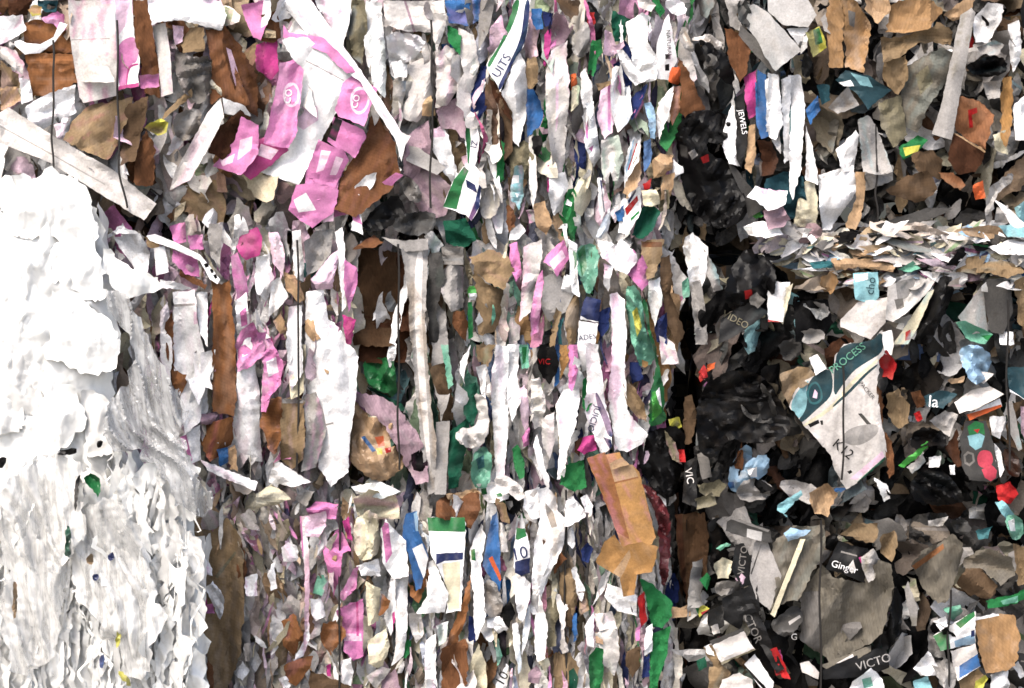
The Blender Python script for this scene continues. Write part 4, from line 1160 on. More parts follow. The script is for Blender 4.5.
P w d6.4|215,330 260,330 280,400 240,420 220,390|pale green-grey scrap under the mint green curl
C ob d8|255,470 270,430 320,415 360,460 355,480 300,560 260,500|round orange-brown cardboard leaf in the lower left bale
P pk d7.4 y.1 a1.2|320,380 390,345 430,330 430,560 390,580 350,540 345,440|pink and white printed sheet in the lower left bale
= lp: 350,470 420,470 425,500 350,500
= hp: 400,340 408,340 412,480 402,480
P w d7.8|310,590 380,565 390,620 380,680 310,660|white panel under the pink and white printed sheet
P hp d7.6|280,600 300,590 300,640 285,640|tiny dark pink chip beside the white panel
C ob d7.4 a1.3|100,420 150,390 190,480 150,560 110,520|orange-brown crumple in the lower left bale
C ob d7.6|110,600 170,570 230,560 220,600 160,680 120,660|orange curl at the bottom of the lower left bale
C kb d8.4 p.2|215,615 380,680 380,720 215,720|dark kraft slab at the bottom of the lower left bale
P w d7.4|90,650 120,640 140,680 110,690|white bit at the bottom of the lower left bale
F cr d7 a2|380,20 480,-40 500,100 480,170 400,180|shaggy cream shredded paper in the lower left bale
P w d7.4 a1.5|400,200 490,170 500,240 420,240|white crumple below the shaggy cream paper
P pk d7.6 a1.4|330,320 390,210 410,200 400,290 350,340|pink and white twist below the shaggy cream paper
C ob d8|490,395 500,310 540,340 520,380 495,400|small brown triangle in the lower left bale
P cr d7.4|440,260 500,290 490,420 450,440|cream streaked strip in the lower left bale
P w d7.8 y.15|500,50 520,10 560,60 600,100 610,240 555,250 560,400 540,480 515,400 540,240 505,180|white forked paper strip in the lower middle bale
= pk: 500,20 530,30 545,150 520,190
= hp: 545,390 555,380 560,460 548,470
P w d8 y.2|555,230 610,240 605,440 590,560 540,600 560,480|white strip below the forked paper strip
P cr d7.8|445,500 520,450 535,520 500,620 450,590|beige rounded panel in the lower left bale
P g d7.4|440,640 500,600 540,610 480,690|grey brown scrap at the bottom of the lower left bale
P mv d7.4|500,650 560,610 590,720 500,720|mauve white paper at the bottom edge of lower middle bale
X bl d8.4 y.2|585,80 600,-10 645,-20 650,60 690,160 660,290 640,300 610,160|bright blue and white folded carton in the lower middle bale
= w: 625,130 665,110 695,185 670,250
= lb: 630,-10 645,-20 650,60 640,60
C ob d8|610,260 640,305 690,210 695,250 650,350 615,320|brown edge under the bright blue folded carton
P w d9 y.2 a.7|690,185 710,175 770,310 755,385 640,390 680,330|bright white triangular sheet in the lower middle bale
X w d8.6 y.1|685,5 835,5 840,60 835,130 820,380 760,390 770,310 715,180 700,155|upright box side banded green, white and navy in the lower middle bale
= gn: 685,5 836,5 838,64 690,60
= nb: 720,150 830,145 828,175 755,180 720,195
= cr: 745,190 818,180 815,370 770,380
P gn d7.6|600,500 620,490 620,540 600,570 580,570|green sliver below the white triangular sheet
P lw d7.6 a1.3|610,390 660,385 670,470 640,510 615,440|grey white curl in the lower middle bale
P w d8|720,440 770,420 760,500 730,520|white curl in the lower middle bale
P w d7.6 y.2|680,500 720,470 720,690 680,690|pale fluted strip at the bottom of the lower middle bale
C ob d8 y.2|780,460 830,330 860,230 860,330 835,430 800,520 760,530|tan-brown leaning strip in the lower middle bale
C br d8.4 y.1 a1.2|740,530 840,490 850,600 830,720 735,720|dark brown cardboard bundle at the bottom of lower middle bale
P w d8.6 y.2|855,140 900,30 920,80 900,200 910,280 920,400 880,500 870,380 860,260|white tapering strip with a green mark in the lower middle bale
= gn: 860,135 875,130 880,180 862,175
X bl d9 y.15|905,200 945,0 965,-20 980,250 975,310|tall blue fin with an orange stripe in the lower middle bale
= or: 930,170 945,160 985,250 975,262
F g d9 a1.5|895,290 940,240 990,330 980,400 920,410|grey-blue film wad under the tall blue fin
P nb d8|850,400 880,410 880,500 850,540|navy scrap under the tapering strip
P w d8.4 p.2|920,415 990,405 1010,450 970,470|white and pink scrap under the grey-blue film wad
P k d7|930,450 1000,460 1000,570 960,540|black crumple under the white and pink scrap
P cr d8.4 y.2|850,600 890,510 920,590 920,720 850,720|pale yellow-white pointed paper at the bottom
X w d9|960,680 1000,590 1010,600 980,720 950,720|white slip with dark numerals at the bottom
= "10" k 985,645 50 60
P mt d8.6|950,500 970,490 985,560 965,600|mint shred above the white slip
T 470 480 6.25
P lw d10 p.2 a1.3|150,0 220,-30 300,20 350,110 300,130 240,80 200,90 160,60|draped pale cloth-like paper at the top of lower middle bale
P k d8|215,95 240,75 300,110 320,170 270,220 235,200|black navy loop beside the draped pale paper
= g: 220,135 265,130 270,160 245,190
P lw d9.6 y.2|340,130 430,50 450,100 450,200 410,270 350,240 330,170|round pale flap left of the long white legs
P w d10 y.1 a1.1|420,60 480,40 540,110 550,200 600,240 590,380 540,520 450,688 440,860 380,830 385,640 400,400 440,220|long white legs of paper in the lower middle bale
= g: 470,140 520,200 545,290 510,300 480,220
P w d9.8 y-.2|540,300 600,290 590,400 520,540 450,720 440,650 500,480|second white leg of paper crossing to the left
P w d11 p.3 a.8|600,130 650,110 720,200 720,230 640,280 590,290|bright white peaked sheet left of the tan box base
P w d9.4|690,110 730,90 770,160 760,220 720,200|white knob of paper left of the tan box base
X w d10.4 y.1|285,330 290,300 345,300 375,420 375,580 320,600 280,580 275,500|small card with green top and navy base lettered 10
= gn: 285,370 290,298 342,300 355,350 300,375
= nb: 280,510 375,485 375,580 320,600 280,580
= "10" nb 318,455 95 12
P w d9.4 y.1|265,600 340,600 380,660 370,760 330,900 300,860 280,720|white paper trunk below the card lettered 10
C tb d9|160,110 220,150 250,270 200,260 170,180|tan strip beside the black navy loop
P lw d9|165,250 215,280 240,450 190,450|white tapered leaf beside the tall blue fin
C br d9.4|520,560 570,450 605,490 560,540 530,590|rust brown wedge right of the long white legs
P w d9 y.3|605,320 640,290 660,400 640,430 610,400|white rounded strip under the peaked sheet
P nb d9|690,440 740,390 770,430 740,520 700,500|navy twist under the tan box base
C tb d8.4|560,580 650,540 680,720 640,900 560,860|kraft fluted strip right of the long white legs
P w d9 y.2|630,560 660,540 720,688 700,760 660,700|white fluted strip under the navy twist
T 470 580 6.37
P ol d8 y.2 a1.2|460,140 540,100 580,200 540,300 550,420 490,430 470,280|olive brown ribbed sheet at the bottom of lower middle bale
P lw d9.6 y.1|545,90 570,90 590,140 640,170 610,200 600,350 630,450 590,470 570,430 580,280 560,200|pale bone shaped strip at the bottom of lower middle bale
C kb d8.4|580,180 650,150 660,260 650,300 590,300|brown ribbed chip beside the pale bone shaped strip
C tb d8|530,470 640,460 700,560 680,720 540,720|brown crumpled sheet at the bottom of lower middle bale
= dgn: 630,580 660,560 690,620 680,720 630,700
P w d9.8 y.15|410,280 440,90 480,220 495,300 480,500 430,520 410,430|bright white plump strip at the bottom of lower middle bale
P cr d10|430,520 500,495 510,540 480,585|small cream chip under the plump white strip
P mv d9|370,600 420,540 460,600 440,660 370,650|lilac grey scrap at the bottom
P gn d9.6 a1.2 y.2|760,480 800,430 850,440 850,600 820,720 775,720 760,600|green rounded sheet at the bottom of lower middle bale
P w d9 y.2|730,300 790,200 790,430 740,420|lilac white fluted strip above the green rounded sheet
P tb d9|690,80 730,70 760,190 700,230|olive ring-like scrap above the green rounded sheet
P bl d8.6|650,220 680,210 680,380 660,400|narrow blue sliver at the bottom of lower middle bale
C tn d9|800,330 850,340 850,410 800,400|tan chip above the green rounded sheet
P w d8.8 y.3|270,280 300,270 320,420 330,560 310,600 280,440|narrow white strip at the bottom left of the plump strip
P k d8|200,180 260,140 290,210 250,310 210,270|dark olive crumpled gap filler under the grey-blue film
P w d9.2 p.2|100,240 190,230 240,320 190,310 110,300|white pink lip under the grey-blue film
T 512 516 4
P gn d9 y.2 a1.2|510,250 560,270 640,340 640,400 600,450 560,440 540,350|green film scrap under the tan box flap
P gn d9.2 y.1|555,470 635,440 620,560 590,640 580,720 545,720 550,560|long green strip at the bottom beside the gap
P w d8.8|535,450 560,430 560,540 530,560|pale strip left of the long green strip
P nb d8.6|525,540 550,530 550,640 520,650|navy strip left of the long green strip
P rd d8.8|500,330 530,300 540,420 515,450|red scrap under the tan box flap
P pk d9|495,450 515,430 510,500 495,500|tiny pink scrap below the red scrap
C kb d8|460,540 510,520 515,600 480,650 455,600|dark brown scrap beside the navy strip
P w d8.6 a1.6|380,270 440,290 500,320 500,400 420,380 370,320|frayed white paper under the tan box flap
P lw d8.8 y.1|330,470 420,440 430,560 410,640 370,600|pinkish white crumpled sheet at the bottom right of lower bale
P lw d8.4 p.3|330,390 400,380 420,450 350,460|grey white ruffled paper at the bottom right of lower bale
C tn d7 p.2|630,365 715,360 715,400 640,410|tan chip in the gap at the bottom
P yl d8|735,370 765,355 790,370 750,405|yellow-green shiny wad in the gap
= rd: 755,385 795,370 790,400 765,410
= gn: 730,365 750,360 745,400
P gn d8|748,255 780,225 795,250 780,298|bright green flake at the edge of the lower right bale
T 690 540 4.65
P mt d12|120,40 170,10 190,20 140,50|pale mint flake at the top left of the lower right bale
P cr d11 y.2|110,110 150,80 200,100 180,180 130,180|beige rounded scrap at the left of the lower right bale
F mg d12.4 a1.2|110,200 160,190 240,190 250,220 200,250 130,265|grey shiny cylinder-like film in the lower right bale
P lp d13|210,180 240,155 265,180 240,220|small pale pink tag on the grey shiny film
X k d12.6 y.1|210,20 250,15 300,140 330,200 240,220 190,130|black carton strip with white lettering at upper left of lower right bale
= "VICTO" mg 244,95 40 82
X k d12 y.1|150,270 310,200 330,330 250,350 240,420 150,370|black carton face in the lower right bale
X k d13.4 y.1|240,300 300,290 380,480 440,600 400,620 300,450|black carton edge with white lettering in the lower right bale
= "VICTOR" mg 284,390 46 -66
X lw d15 y.2 p.2 t14 nsmall_box|105,490 250,425 305,510 150,580|small pale grey box at the bottom left of the lower right bale
= ol: 140,570 300,505 305,512 152,582
B dg d13.6|90,470 240,410 255,425 105,490|dark grey lid edge of the small pale box
C tb d12|60,500 110,490 150,590 120,600|brown side scrap left of the small pale box
P w d13|65,495 100,480 115,540 80,530|white wedge left of the small pale box
P lw d14 p.3|150,650 230,615 290,650 300,720 130,720|rounded cream sheet below the small pale box
C tb d13 a1.3|90,590 150,580 190,620 130,720 80,720|kraft crumple below the small pale box
P dgn d13|30,560 70,540 80,590 40,610|dark teal scrap by the kraft crumple
B w d14 y.2|250,580 300,530 390,660 380,720 330,690|white board with dark edge below the black lettered carton
= k: 245,585 252,578 380,715 365,720
P dg d11.6 a1.4|80,330 150,300 160,400 100,430 80,390|grey blurry crumple near the yellow-green wad
P lw d12|95,400 130,390 140,430 110,440|pale grey chip near the yellow-green wad
P hp d13|385,520 420,510 440,600 400,600|dull pink red scrap left of the grey flat sack
P rd d12.6|380,570 430,600 450,620 400,630|dull red fold under the dull pink scrap
T 770 530 4.357
B g d13 y.2 p.1|-70,60 -30,10 30,150 50,200 0,350 -60,300 -90,200|grey triangular board left of the pale slat
= dg: -85,190 -40,60 -36,64 -80,195
C sg d14 y.15 p.1 a1.1|10,60 100,-20 240,-20 240,80 150,260 120,310 70,310 0,370 30,250|long grey carton side behind the pale slat
P lb d15.4 p.3|60,15 90,-10 180,0 160,20 80,50|pale blue white label at the top of the lower right bale
B cr d15.6 y.1 t8|0,365 130,40 155,40 20,380|long pale slat leaning at the left of the grey sack
= k: 122,38 132,38 4,362 -4,360
C sg d14 y.15 a1.3 ncardboard_sack|130,270 225,150 270,200 400,230 470,130 530,150 540,250 490,450 430,500 260,580 220,540 130,480 140,380|large grey flat sack in the lower right bale
= mg: 130,270 220,265 215,530 130,480
= sg: 225,200 500,180 505,190 225,210
C sg d15 y-.4|470,130 530,150 540,260 510,380 470,440 500,300|right folded edge of the large flat sack
B lw d13.6 p.2|130,580 170,570 215,620 210,650 140,620|pale board corner under the large flat sack
B sg d14.6 p.3|220,590 440,500 440,530 270,620|grey board rim under the large flat sack
= lw: 290,580 360,540 370,560 300,605
X k d15.6 y.1 p.1|240,170 300,45 395,75 430,80 400,120 440,225 410,230 320,190|black box flap with white script in the lower right bale
= "Ginger" w 325,165 50 -16
= lw: 340,160 362,130 375,175 355,190
= mg: 310,90 380,110 380,116 308,98
= hp: 385,120 400,115 415,150 400,150
P g d16 a1.4|395,120 450,80 480,130 450,220 430,230 400,160|grey crumpled paper at the right of the black box flap
C tb d15.2 p.2|305,20 360,-30 470,-30 470,20 450,55 360,30|tan kraft folded flap above the black box flap
X k d15 p.1|230,610 420,530 500,510 520,600 400,640 230,650|black carton base with white serif lettering
= "VICTO" g 450,575 46 17
P w d16 a1.3 p.3|360,660 440,600 490,650 500,720 330,720|white and teal crumpled paper at the bottom of lower right bale
= mt: 400,650 440,640 450,680 410,690
F dg d15 a1.5|0,400 60,360 110,320 150,370 130,420 80,470 20,450|dark grey shiny crumple left of the grey sack
= g: 80,400 130,370 135,380 85,415
= "G" w 105,465 34 0
P rd d14.6|0,520 30,510 70,600 90,650 50,640|muted red strip at the left bottom of the grey sack
C tb d14 a1.4|480,30 540,0 560,60 530,140 480,100|brown crumple right of the black box flap
F k d14 a1.2|530,250 570,260 580,380 560,480 490,540 480,470 520,400|black film beside the right edge of the sack
T 768 516 4
B g d15 y.2|545,290 560,260 600,370 595,440 575,440|narrow grey board right of the sack
C sg d15 y.2 a1.2|570,200 610,140 680,110 740,70 780,110 770,190 720,340 680,350 620,290|grey-brown crumpled kraft with a tan crease in the lower right bale
= ob: 575,200 700,110 705,130 590,215
C sg d15.6 p.1|780,180 830,140 890,130 980,170 990,240 930,280 860,210 790,210|grey kraft rock-like carton upper half at lower right
C kb d15.8 p-.2|755,270 790,210 860,212 920,280 890,330 800,315|grey kraft rock-like carton lower half at lower right
C tb d14.6|980,110 1030,120 1030,270 1000,280|tan cardboard at the right edge of lower right bale
F dg d14 a1.4|720,20 790,10 820,60 760,80|dark grey film at the top of the lower right bale
P tl d15|830,60 900,40 880,90 840,95|dark teal curl at the top right
F mt d15.6 a1.2|940,0 1000,-10 1030,60 1000,100 970,90|mint film rag at the right edge
= w: 960,20 985,10 990,60 970,60
P g d14.6|640,20 720,0 700,40 640,40|pale shred at the top of the lower right bale
P gn d15.6 p.2|870,340 1000,310 1030,280 1030,330 960,360 880,370|long green white striped strip at the right
= mt: 930,340 1000,318 1000,345 940,355
P mt d15.4 a1.3|700,370 770,355 780,380 740,420|pale mint crumple at lower right
X w d16 y.1|660,480 830,380 830,510 740,530 690,540|carton piece with green band at the lower right
= gn: 660,480 720,450 730,530 690,540
= gn: 750,430 825,375 828,400 770,450
= lb: 745,500 825,470 830,510 750,525
= nb: 812,460 826,455 828,480 812,485
X lw d15.6 y.1 p.1|730,540 830,510 850,600 760,660 740,620|pale and blue carton piece below the green banded piece
= bl: 765,600 840,550 850,600 765,650
P w d15 p.2 a1.2|580,610 640,540 680,600 690,640 610,640|white crumpled sheet at the bottom of lower right bale
F g d15.6 a1.4|640,420 690,400 700,560 750,600 750,700 700,700 640,560|pale grey film beside the green banded carton
P w d15.4|660,420 710,400 720,440 690,460|white wad under the pale mint crumple
C kt d17 y.15 p.1 a.6 ncardboard_box|825,405 900,390 985,395 1010,480 990,600 870,630 855,580 830,440|tan corrugated box face at the lower right corner
= w: 825,400 920,385 925,398 830,418
P w d16|890,635 960,610 965,700 890,700|white slip under the tan corrugated box
P yl d16.4 a1.4|830,660 870,635 880,650 850,700 830,700|lime yellow curl under the tan corrugated box
P w d16|975,600 1000,580 1030,640 1010,650|white curved strip at the lower right corner
C tb d15|760,650 840,610 870,640 820,700 770,700|tan scrap at the bottom left of the corrugated box
P lt d15|580,660 640,640 660,700 590,700|teal white scrap at the bottom edge
T 680 480 2.977
X dg d14 y.1 t20|140,125 160,112 270,150 275,185 250,185 135,152|dark grey carton slab lying at the top left of the lower right bale
= lg: 200,145 245,155 242,182 198,172
= g: 150,116 160,112 268,148 262,155
P lt d13.5 p.3|290,75 360,30 365,45 310,100 320,112 290,90|pale blue-grey bent strip above the lower right bale
C tn d13.5 a1.4|385,40 440,10 470,40 460,60 440,110 400,100|brown and beige crumple above the lower right bale
F k d12 a1.3|420,180 470,150 470,200 440,215|black film lump behind the kraft flap of the lower right bale
T 0 172 4
W w d54.8 a0.7|0,40 20,45 35,30 70,45 80,75 160,10 230,-2 300,30 335,50 355,100 345,140 390,200 400,260 300,300 180,260 90,230 0,250|puffy white plastic mound crowning the film bale
W w d54.2 a0.7|-40,190 100,220 165,260 170,330 150,420 185,520 175,700 60,690 -40,640|puffy white plastic column at the left of the film bale
W w d54.5 a0.7|175,280 280,250 400,290 430,340 420,430 440,480 400,520 300,480 200,420 170,340|puffy white plastic bulge under the mound
W w d54.8 a0.7|190,520 250,470 320,490 360,560 420,570 480,620 500,700 420,780 330,800 220,720 180,640|puffy white plastic wad in the middle of the film bale
W w d53.6 a0.7|410,320 470,330 560,370 620,440 600,490 540,530 480,480 430,420|white plastic tuft on the right shoulder of the film bale
W lw d53.0 a0.7|-40,640 160,680 170,760 150,870 160,960 80,990 -40,920|layered off-white film on the left of the film bale
W w d55.1 a0.7|170,770 220,800 250,880 330,910 345,980 320,1080 280,1130 200,1110 160,1010 150,940|bright white plastic lump in the centre of the film bale
W lw d53.9 a0.7|330,880 420,900 450,1000 440,1100 380,1130 320,1120|off-white film pocket right of the bright white lump
W lw d53.6 a0.7|-40,920 60,920 80,980 70,1060 0,1090 -40,1080|small film bulge at the left edge
W w d55.4 a1.5|0,1130 80,1090 160,1100 220,1140 290,1160 300,1250 300,1400 240,1420 150,1300 0,1280|crumpled white film draped at the left below the lump
W w d55.7 a1.5|-40,1250 80,1240 130,1330 240,1420 220,1560 120,1620 -40,1560|bulging white film at lower left
W w d55.4 a1.5|90,1560 230,1520 290,1640 300,1740 230,1840 140,1860 90,1760|knotted white film wad at lower left
W lw d54.8 a1.5|-40,1600 90,1580 100,1740 130,1880 110,2100 -40,2100|long hanging film folds at the lower left corner
W w d55.2 a1.5|110,1880 200,1850 300,1740 340,1860 320,2100 110,2100|rippled white film at the bottom left
W lw d54.2 a1.5|310,1200 360,1180 420,1260 440,1400 400,1560 330,1620 300,1500|crumpled clear film below the green shred
W w d54.8 a1.5|430,1200 520,1180 560,1330 560,1520 500,1640 440,1600 420,1400|pleated white film in the lower film bale
W lw d54.4 a1.5|300,1640 420,1580 500,1660 480,1820 440,2100 330,2100|rippled clear film at the bottom centre of the film bale
W w d55.0 a1.5|540,1180 700,1100 780,1160 790,1300 740,1400 640,1440 570,1400|white film sheet bulging at the right of the film bale
W lw d55.3 a1.5|580,1440 700,1400 740,1420 820,1560 780,1680 660,1760 600,1640|wrinkled film bundle low on the right of the film bale
W w d54.6 a1.5|490,1680 600,1640 660,1780 700,1900 560,1960 480,2100 450,1900|creased film folds at the bottom of the film bale
W lw d54.8 a1.5|620,1800 760,1660 750,1740 780,1900 700,2100 560,2100 580,1950|sagging white film at the bottom right of the film bale
W w d54.2 a1.5|750,1880 790,1900 830,2020 830,2100 700,2100|narrow white film edge at the bottom right of the film bale
D fg d55 a1.6|430,480 470,480 540,540 620,700 690,880 720,1000 790,1180 810,1300 760,1420 640,1280 560,1160 440,1080 420,880 480,860 500,820 520,760 490,640|translucent stretched film sheet draped down the right of film bale
F gn d61 a1.5|335,1220 370,1200 405,1235 395,1310 380,1280 340,1240|green shred caught in the white film
F dg d61.4|300,1190 322,1200 318,1250 300,1380 296,1300|dark plastic strip caught in the white film
F k d61|220,1120 305,1100 306,1128 240,1136|black scrap under the bright white film lump
F k d61|-10,1150 25,1135 25,1170 -10,1190|black scrap at the left edge of the film bale
F tb d61|50,1640 70,1640 68,1780 52,1790|tan strip caught in the film at lower left
F dgn d61.4|262,1410 285,1420 282,1560 258,1550|dark green strip caught in the film
F nb d61|368,1610 395,1605 395,1630 372,1636|small purple-blue tab low in the film
F nb d61|430,1530 455,1520 458,1550 435,1556|small violet tab higher in the film
F bl d61|398,1940 420,1925 415,1985 398,1980|tiny bright blue tab near the bottom of the film bale
F yl d61|465,1995 500,2000 530,2060 500,2050|yellow strip near the bottom of the film bale
F yl d61|465,1840 485,1800 480,1890 462,1910|olive yellow sliver in the film
F tb d61|340,1540 372,1520 375,1570 350,1570|small tan scrap in the film
F k d61.4|385,1080 410,1070 408,1100 388,1105|tiny black speck in the film pocket
T 0 172 4
D fl d58.5 a1.2|20,1250 160,1140 300,1180 330,1330 300,1500 220,1640 100,1600 30,1450|clear crinkled film laid over the white wads at lower left
D fl d58.5 a1.3|300,1400 430,1280 560,1420 600,1640 540,1820 430,1900 330,1760|clear crinkled film over the lower middle of the film bale
D fl d57.5 a1|440,1500 560,1460 640,1560 660,1760 600,1960 500,2040 430,1900 420,1680|clear wrinkled film over the low centre of the film bale
D fl d57.5 a1|0,1480 120,1420 240,1500 260,1700 200,1920 80,2000 0,1900|clear wrinkled film over the low left of the film bale
"""

# ------------------------------------------------------------------ the bales
BALES = [
    # label, core rect px, core front depth (cm), regions: (polygon, count, size w, size l, angle sd deg, depth lo, depth hi, palette, pitch), wires
    ('upper left bale of brown cardboard, white board and pink cartons', (-110, -60, 352, 228), -13,
     [((-110, 196, 352, 246), 120, (5, 20), (12, 40), 70, -13, -3, 'k dg dbr kb tb g br dbr k', .3),
      ((-110, -60, 352, 226), 90, (20, 50), (60, 170), 30, -11, -6, 'w w lw lw g tb kb br lp mg', 0),
      ((-110, -60, 352, 220), 380, (10, 34), (30, 90), 35, -12, -1, 'w w w lw lw g tb kb ob br pk lp lp tn mg cr', 0)],
     [[(53, 40), (54, 80), (52, 130), (53, 168)], [(117, 20), (118, 95), (119, 170), (127, 208)]]),
    ('upper middle bale of tall white and pale paper strips beside the dark hole', (352, -60, 668, 230), -13,
     [((352, -60, 470, 228), 190, (8, 26), (35, 120), 18, -12, 0, 'w w lw lw g mg ol mv lp tb dgn', 0),
      ((352, 204, 690, 250), 110, (5, 20), (12, 44), 70, -12, -1, 'k dg kb tb g lw w w cr mg lp', .3),
      ((470, -60, 672, 236), 40, (1.6, 5), (16, 60), 9, 5, 8, 'w w w lw lp pk g cr tn gn nb k hp tb', 0),
      ((352, -60, 676, 230), 120, (14, 40), (90, 230), 7, -10, -5, 'w w w w lw lw cr lp g', 0),
      ((462, -60, 690, 234), 420, (8, 26), (50, 160), 9, -10, .8, 'w w w w w w w lw lw lw w lp lp lp g cr cr pk mv gn bl nb dg tn', 0)],
     [[(431, 20), (432, 80), (434, 100), (431, 150), (430, 208)]]),
    ('upper right bale of grey board, kraft and black plastic', (700, -60, 1140, 205), -16,
     [((668, 204, 1140, 250), 160, (6, 22), (10, 44), 80, -15, -2, 'k dg dbr kb tb g k k dg', .3),
      ((690, -60, 800, 232), 90, (6, 20), (25, 80), 16, -14, 1.5, 'w w g dg k k k dt dt tn br', 0),
      ((720, -60, 1140, 228), 110, (25, 60), (50, 120), 40, -14, -7, 'mg kb dg dg dg k k k sg kb', 0),
      ((790, -60, 1140, 225), 280, (8, 28), (20, 70), 45, -15, 0, 'g g w tb tb kb sg sg dg dg dg k k k dt br kb dbr', 0)],
     [[(877, 165), (876, 195), (878, 222)]]),
    ('middle left bale of pink and white cartons beside the white film', (88, 230, 356, 488), -13,
     [((200, 240, 350, 484), 45, (1.6, 5), (16, 60), 9, 5, 8, 'w w pk lp hp g tb br cr', 0),
      ((88, 470, 356, 500), 110, (5, 18), (12, 40), 70, -11, 1, 'k dg dbr kb tb g br w w cr tn', .3),
      ((88, 230, 352, 488), 90, (14, 40), (90, 220), 7, -10, -5, 'w w w lw lw lp cr g pk', 0),
      ((88, 232, 356, 486), 400, (8, 26), (50, 160), 8, -10, .8, 'w w w w lw lw lp lp lp pk pk g g tn ob br tb cr cr', 0)],
     [[(297, 240), (299, 330), (297, 470)]]),
    ('centre bale of grey board, white paper strips and green film', (356, 232, 662, 488), -24,
     [((352, 236, 490, 492), 210, (6, 20), (40, 140), 9, -20, 1, 'g g mg mg dg tb kb ol lw w dgn tl mt', 0),
      ((352, 470, 690, 502), 110, (5, 20), (12, 44), 70, -11, 1, 'k dg kb tb g lw w w cr tn lp gn mg', .3),
      ((470, 238, 660, 490), 40, (1.6, 5), (16, 60), 8, 6, 9, 'w w w lw lp pk g cr tn gn nb k mt tb', 0),
      ((440, 234, 668, 490), 90, (14, 36), (90, 220), 6, -10, -5, 'w w w w lw lw cr lp g', 0),
      ((470, 236, 668, 490), 430, (7, 24), (50, 160), 8, -10, 1.2, 'w w w w w w w w lw lw lw cr cr lp lp pk g tn mt gn nb bl bk k', 0)],
     [[(398, 244), (399, 330), (398, 405), (399, 470)]]),
    ('middle right bale of black bags and mixed dark packaging under a scrap covered ledge', (706, 262, 1150, 512), -6,
     [((660, 496, 1140, 530), 150, (6, 22), (10, 44), 80, -12, 4, 'k dg dbr kb tb g k k dg', .3),
      ((752, 226, 1140, 262), 190, (10, 62), (5, 20), 20, 0, 12, 'w w w lw lw lw g g tb tn cr cr mg dg k lb mv', .5),
      ((800, 246, 1140, 292), 170, (10, 60), (5, 20), 18, 2, 13, 'w w w lw lw lw g g tb tn cr cr mg dg k lb mv', .5),
      ((700, 268, 800, 525), 170, (10, 40), (22, 95), 30, -14, 5, 'k k k k dg dg dg mg g ol w dbr lt', 0),
      ((720, 280, 1140, 525), 110, (25, 60), (50, 110), 50, -8, -2, 'k k k k dg dg dg mg sg', 0),
      ((780, 280, 1140, 525), 330, (14, 50), (20, 84), 60, -8, 6.5, 'k k k k k dg dg dg mg mg g g w tb kb dt dgn lw w', 0)],
     [[(843, 365), (844, 420), (842, 480)], [(1008, 300), (1007, 380), (1010, 470)]]),
    ('lower left bale of pink, cream and brown paper beside the white film', (180, 490, 402, 740), -11,
     [((215, 494, 402, 740), 70, (1.6, 6), (12, 45), 22, 6, 9.5, 'w w pk lp cr g tb ob cr tn', 0),
      ((184, 488, 402, 740), 80, (14, 36), (80, 200), 10, -9, -4, 'w w lw cr lp g tn', 0),
      ((184, 484, 402, 740), 420, (6, 19), (22, 90), 15, -8, 3, 'w w w w lw lw cr cr cr lp lp pk g g tb tb ob tn ol', 0)],
     [[(339, 490), (340, 600), (338, 735)]]),
    ('lower middle bale of narrow white, blue and olive paper strips', (402, 490, 672, 740), -11,
     [((402, 488, 676, 740), 110, (12, 32), (90, 220), 6, -9, -4, 'w w w lw lw cr tb g', 0),
      ((402, 486, 556, 740), 360, (7, 22), (40, 150), 9, -8, 4, 'w w w w w w w lw lw lw g cr cr tn br tb bl nb gn dg', 0),
      ((404, 496, 672, 740), 70, (1.6, 5), (16, 60), 8, 7, 11, 'w w w lw lp pk g cr tn gn nb k ol tb', 0),
      ((540, 500, 690, 740), 400, (4, 13), (35, 130), 7, -8, 4.5, 'w w w w w lw lw lw g cr cr tb tn ol nb gn lp mg', 0)],
     [[(566, 490), (565, 610), (567, 735)]]),
    ('lower right bale of grey kraft cartons and black lettered boxes', (704, 528, 1150, 740), -4,
     [((704, 515, 1140, 745), 110, (25, 60), (50, 110), 50, -9, -3, 'k k k k dg dg dg mg sg', 0),
      ((696, 505, 1140, 745), 330, (14, 50), (20, 84), 55, -9, 6.5, 'k k k k k dg dg dg dg mg mg g sg sg kb kb w dgn', 0)],
     [[(821, 520), (820, 600), (821, 690), (822, 735)], [(951, 590), (948, 640), (949, 690)]]),
]
rng0 = np.random.default_rng(11)
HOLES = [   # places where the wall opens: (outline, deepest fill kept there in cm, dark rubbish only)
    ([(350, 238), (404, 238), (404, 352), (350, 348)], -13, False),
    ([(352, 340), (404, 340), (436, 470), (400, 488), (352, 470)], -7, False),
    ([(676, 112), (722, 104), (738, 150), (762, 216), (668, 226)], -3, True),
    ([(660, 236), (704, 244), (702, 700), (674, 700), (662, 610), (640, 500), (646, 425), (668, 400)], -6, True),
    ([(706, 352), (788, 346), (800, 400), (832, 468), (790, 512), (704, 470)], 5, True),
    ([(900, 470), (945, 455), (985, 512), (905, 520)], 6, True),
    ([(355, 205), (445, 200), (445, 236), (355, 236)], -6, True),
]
HOLES = [(np.array(p, float), d, k) for p, d, k in HOLES]


def tints(x, y):
    if x < 352:
        return 'pk lp hp lp g tb'.split()
    if x < 680:
        return 'lp pk g tb cr mt lb g lw'.split()
    return 'mg dg tb g ol lt dt'.split()


SOFT = [C[x] for x in 'w lw g tb cr lw'.split()]


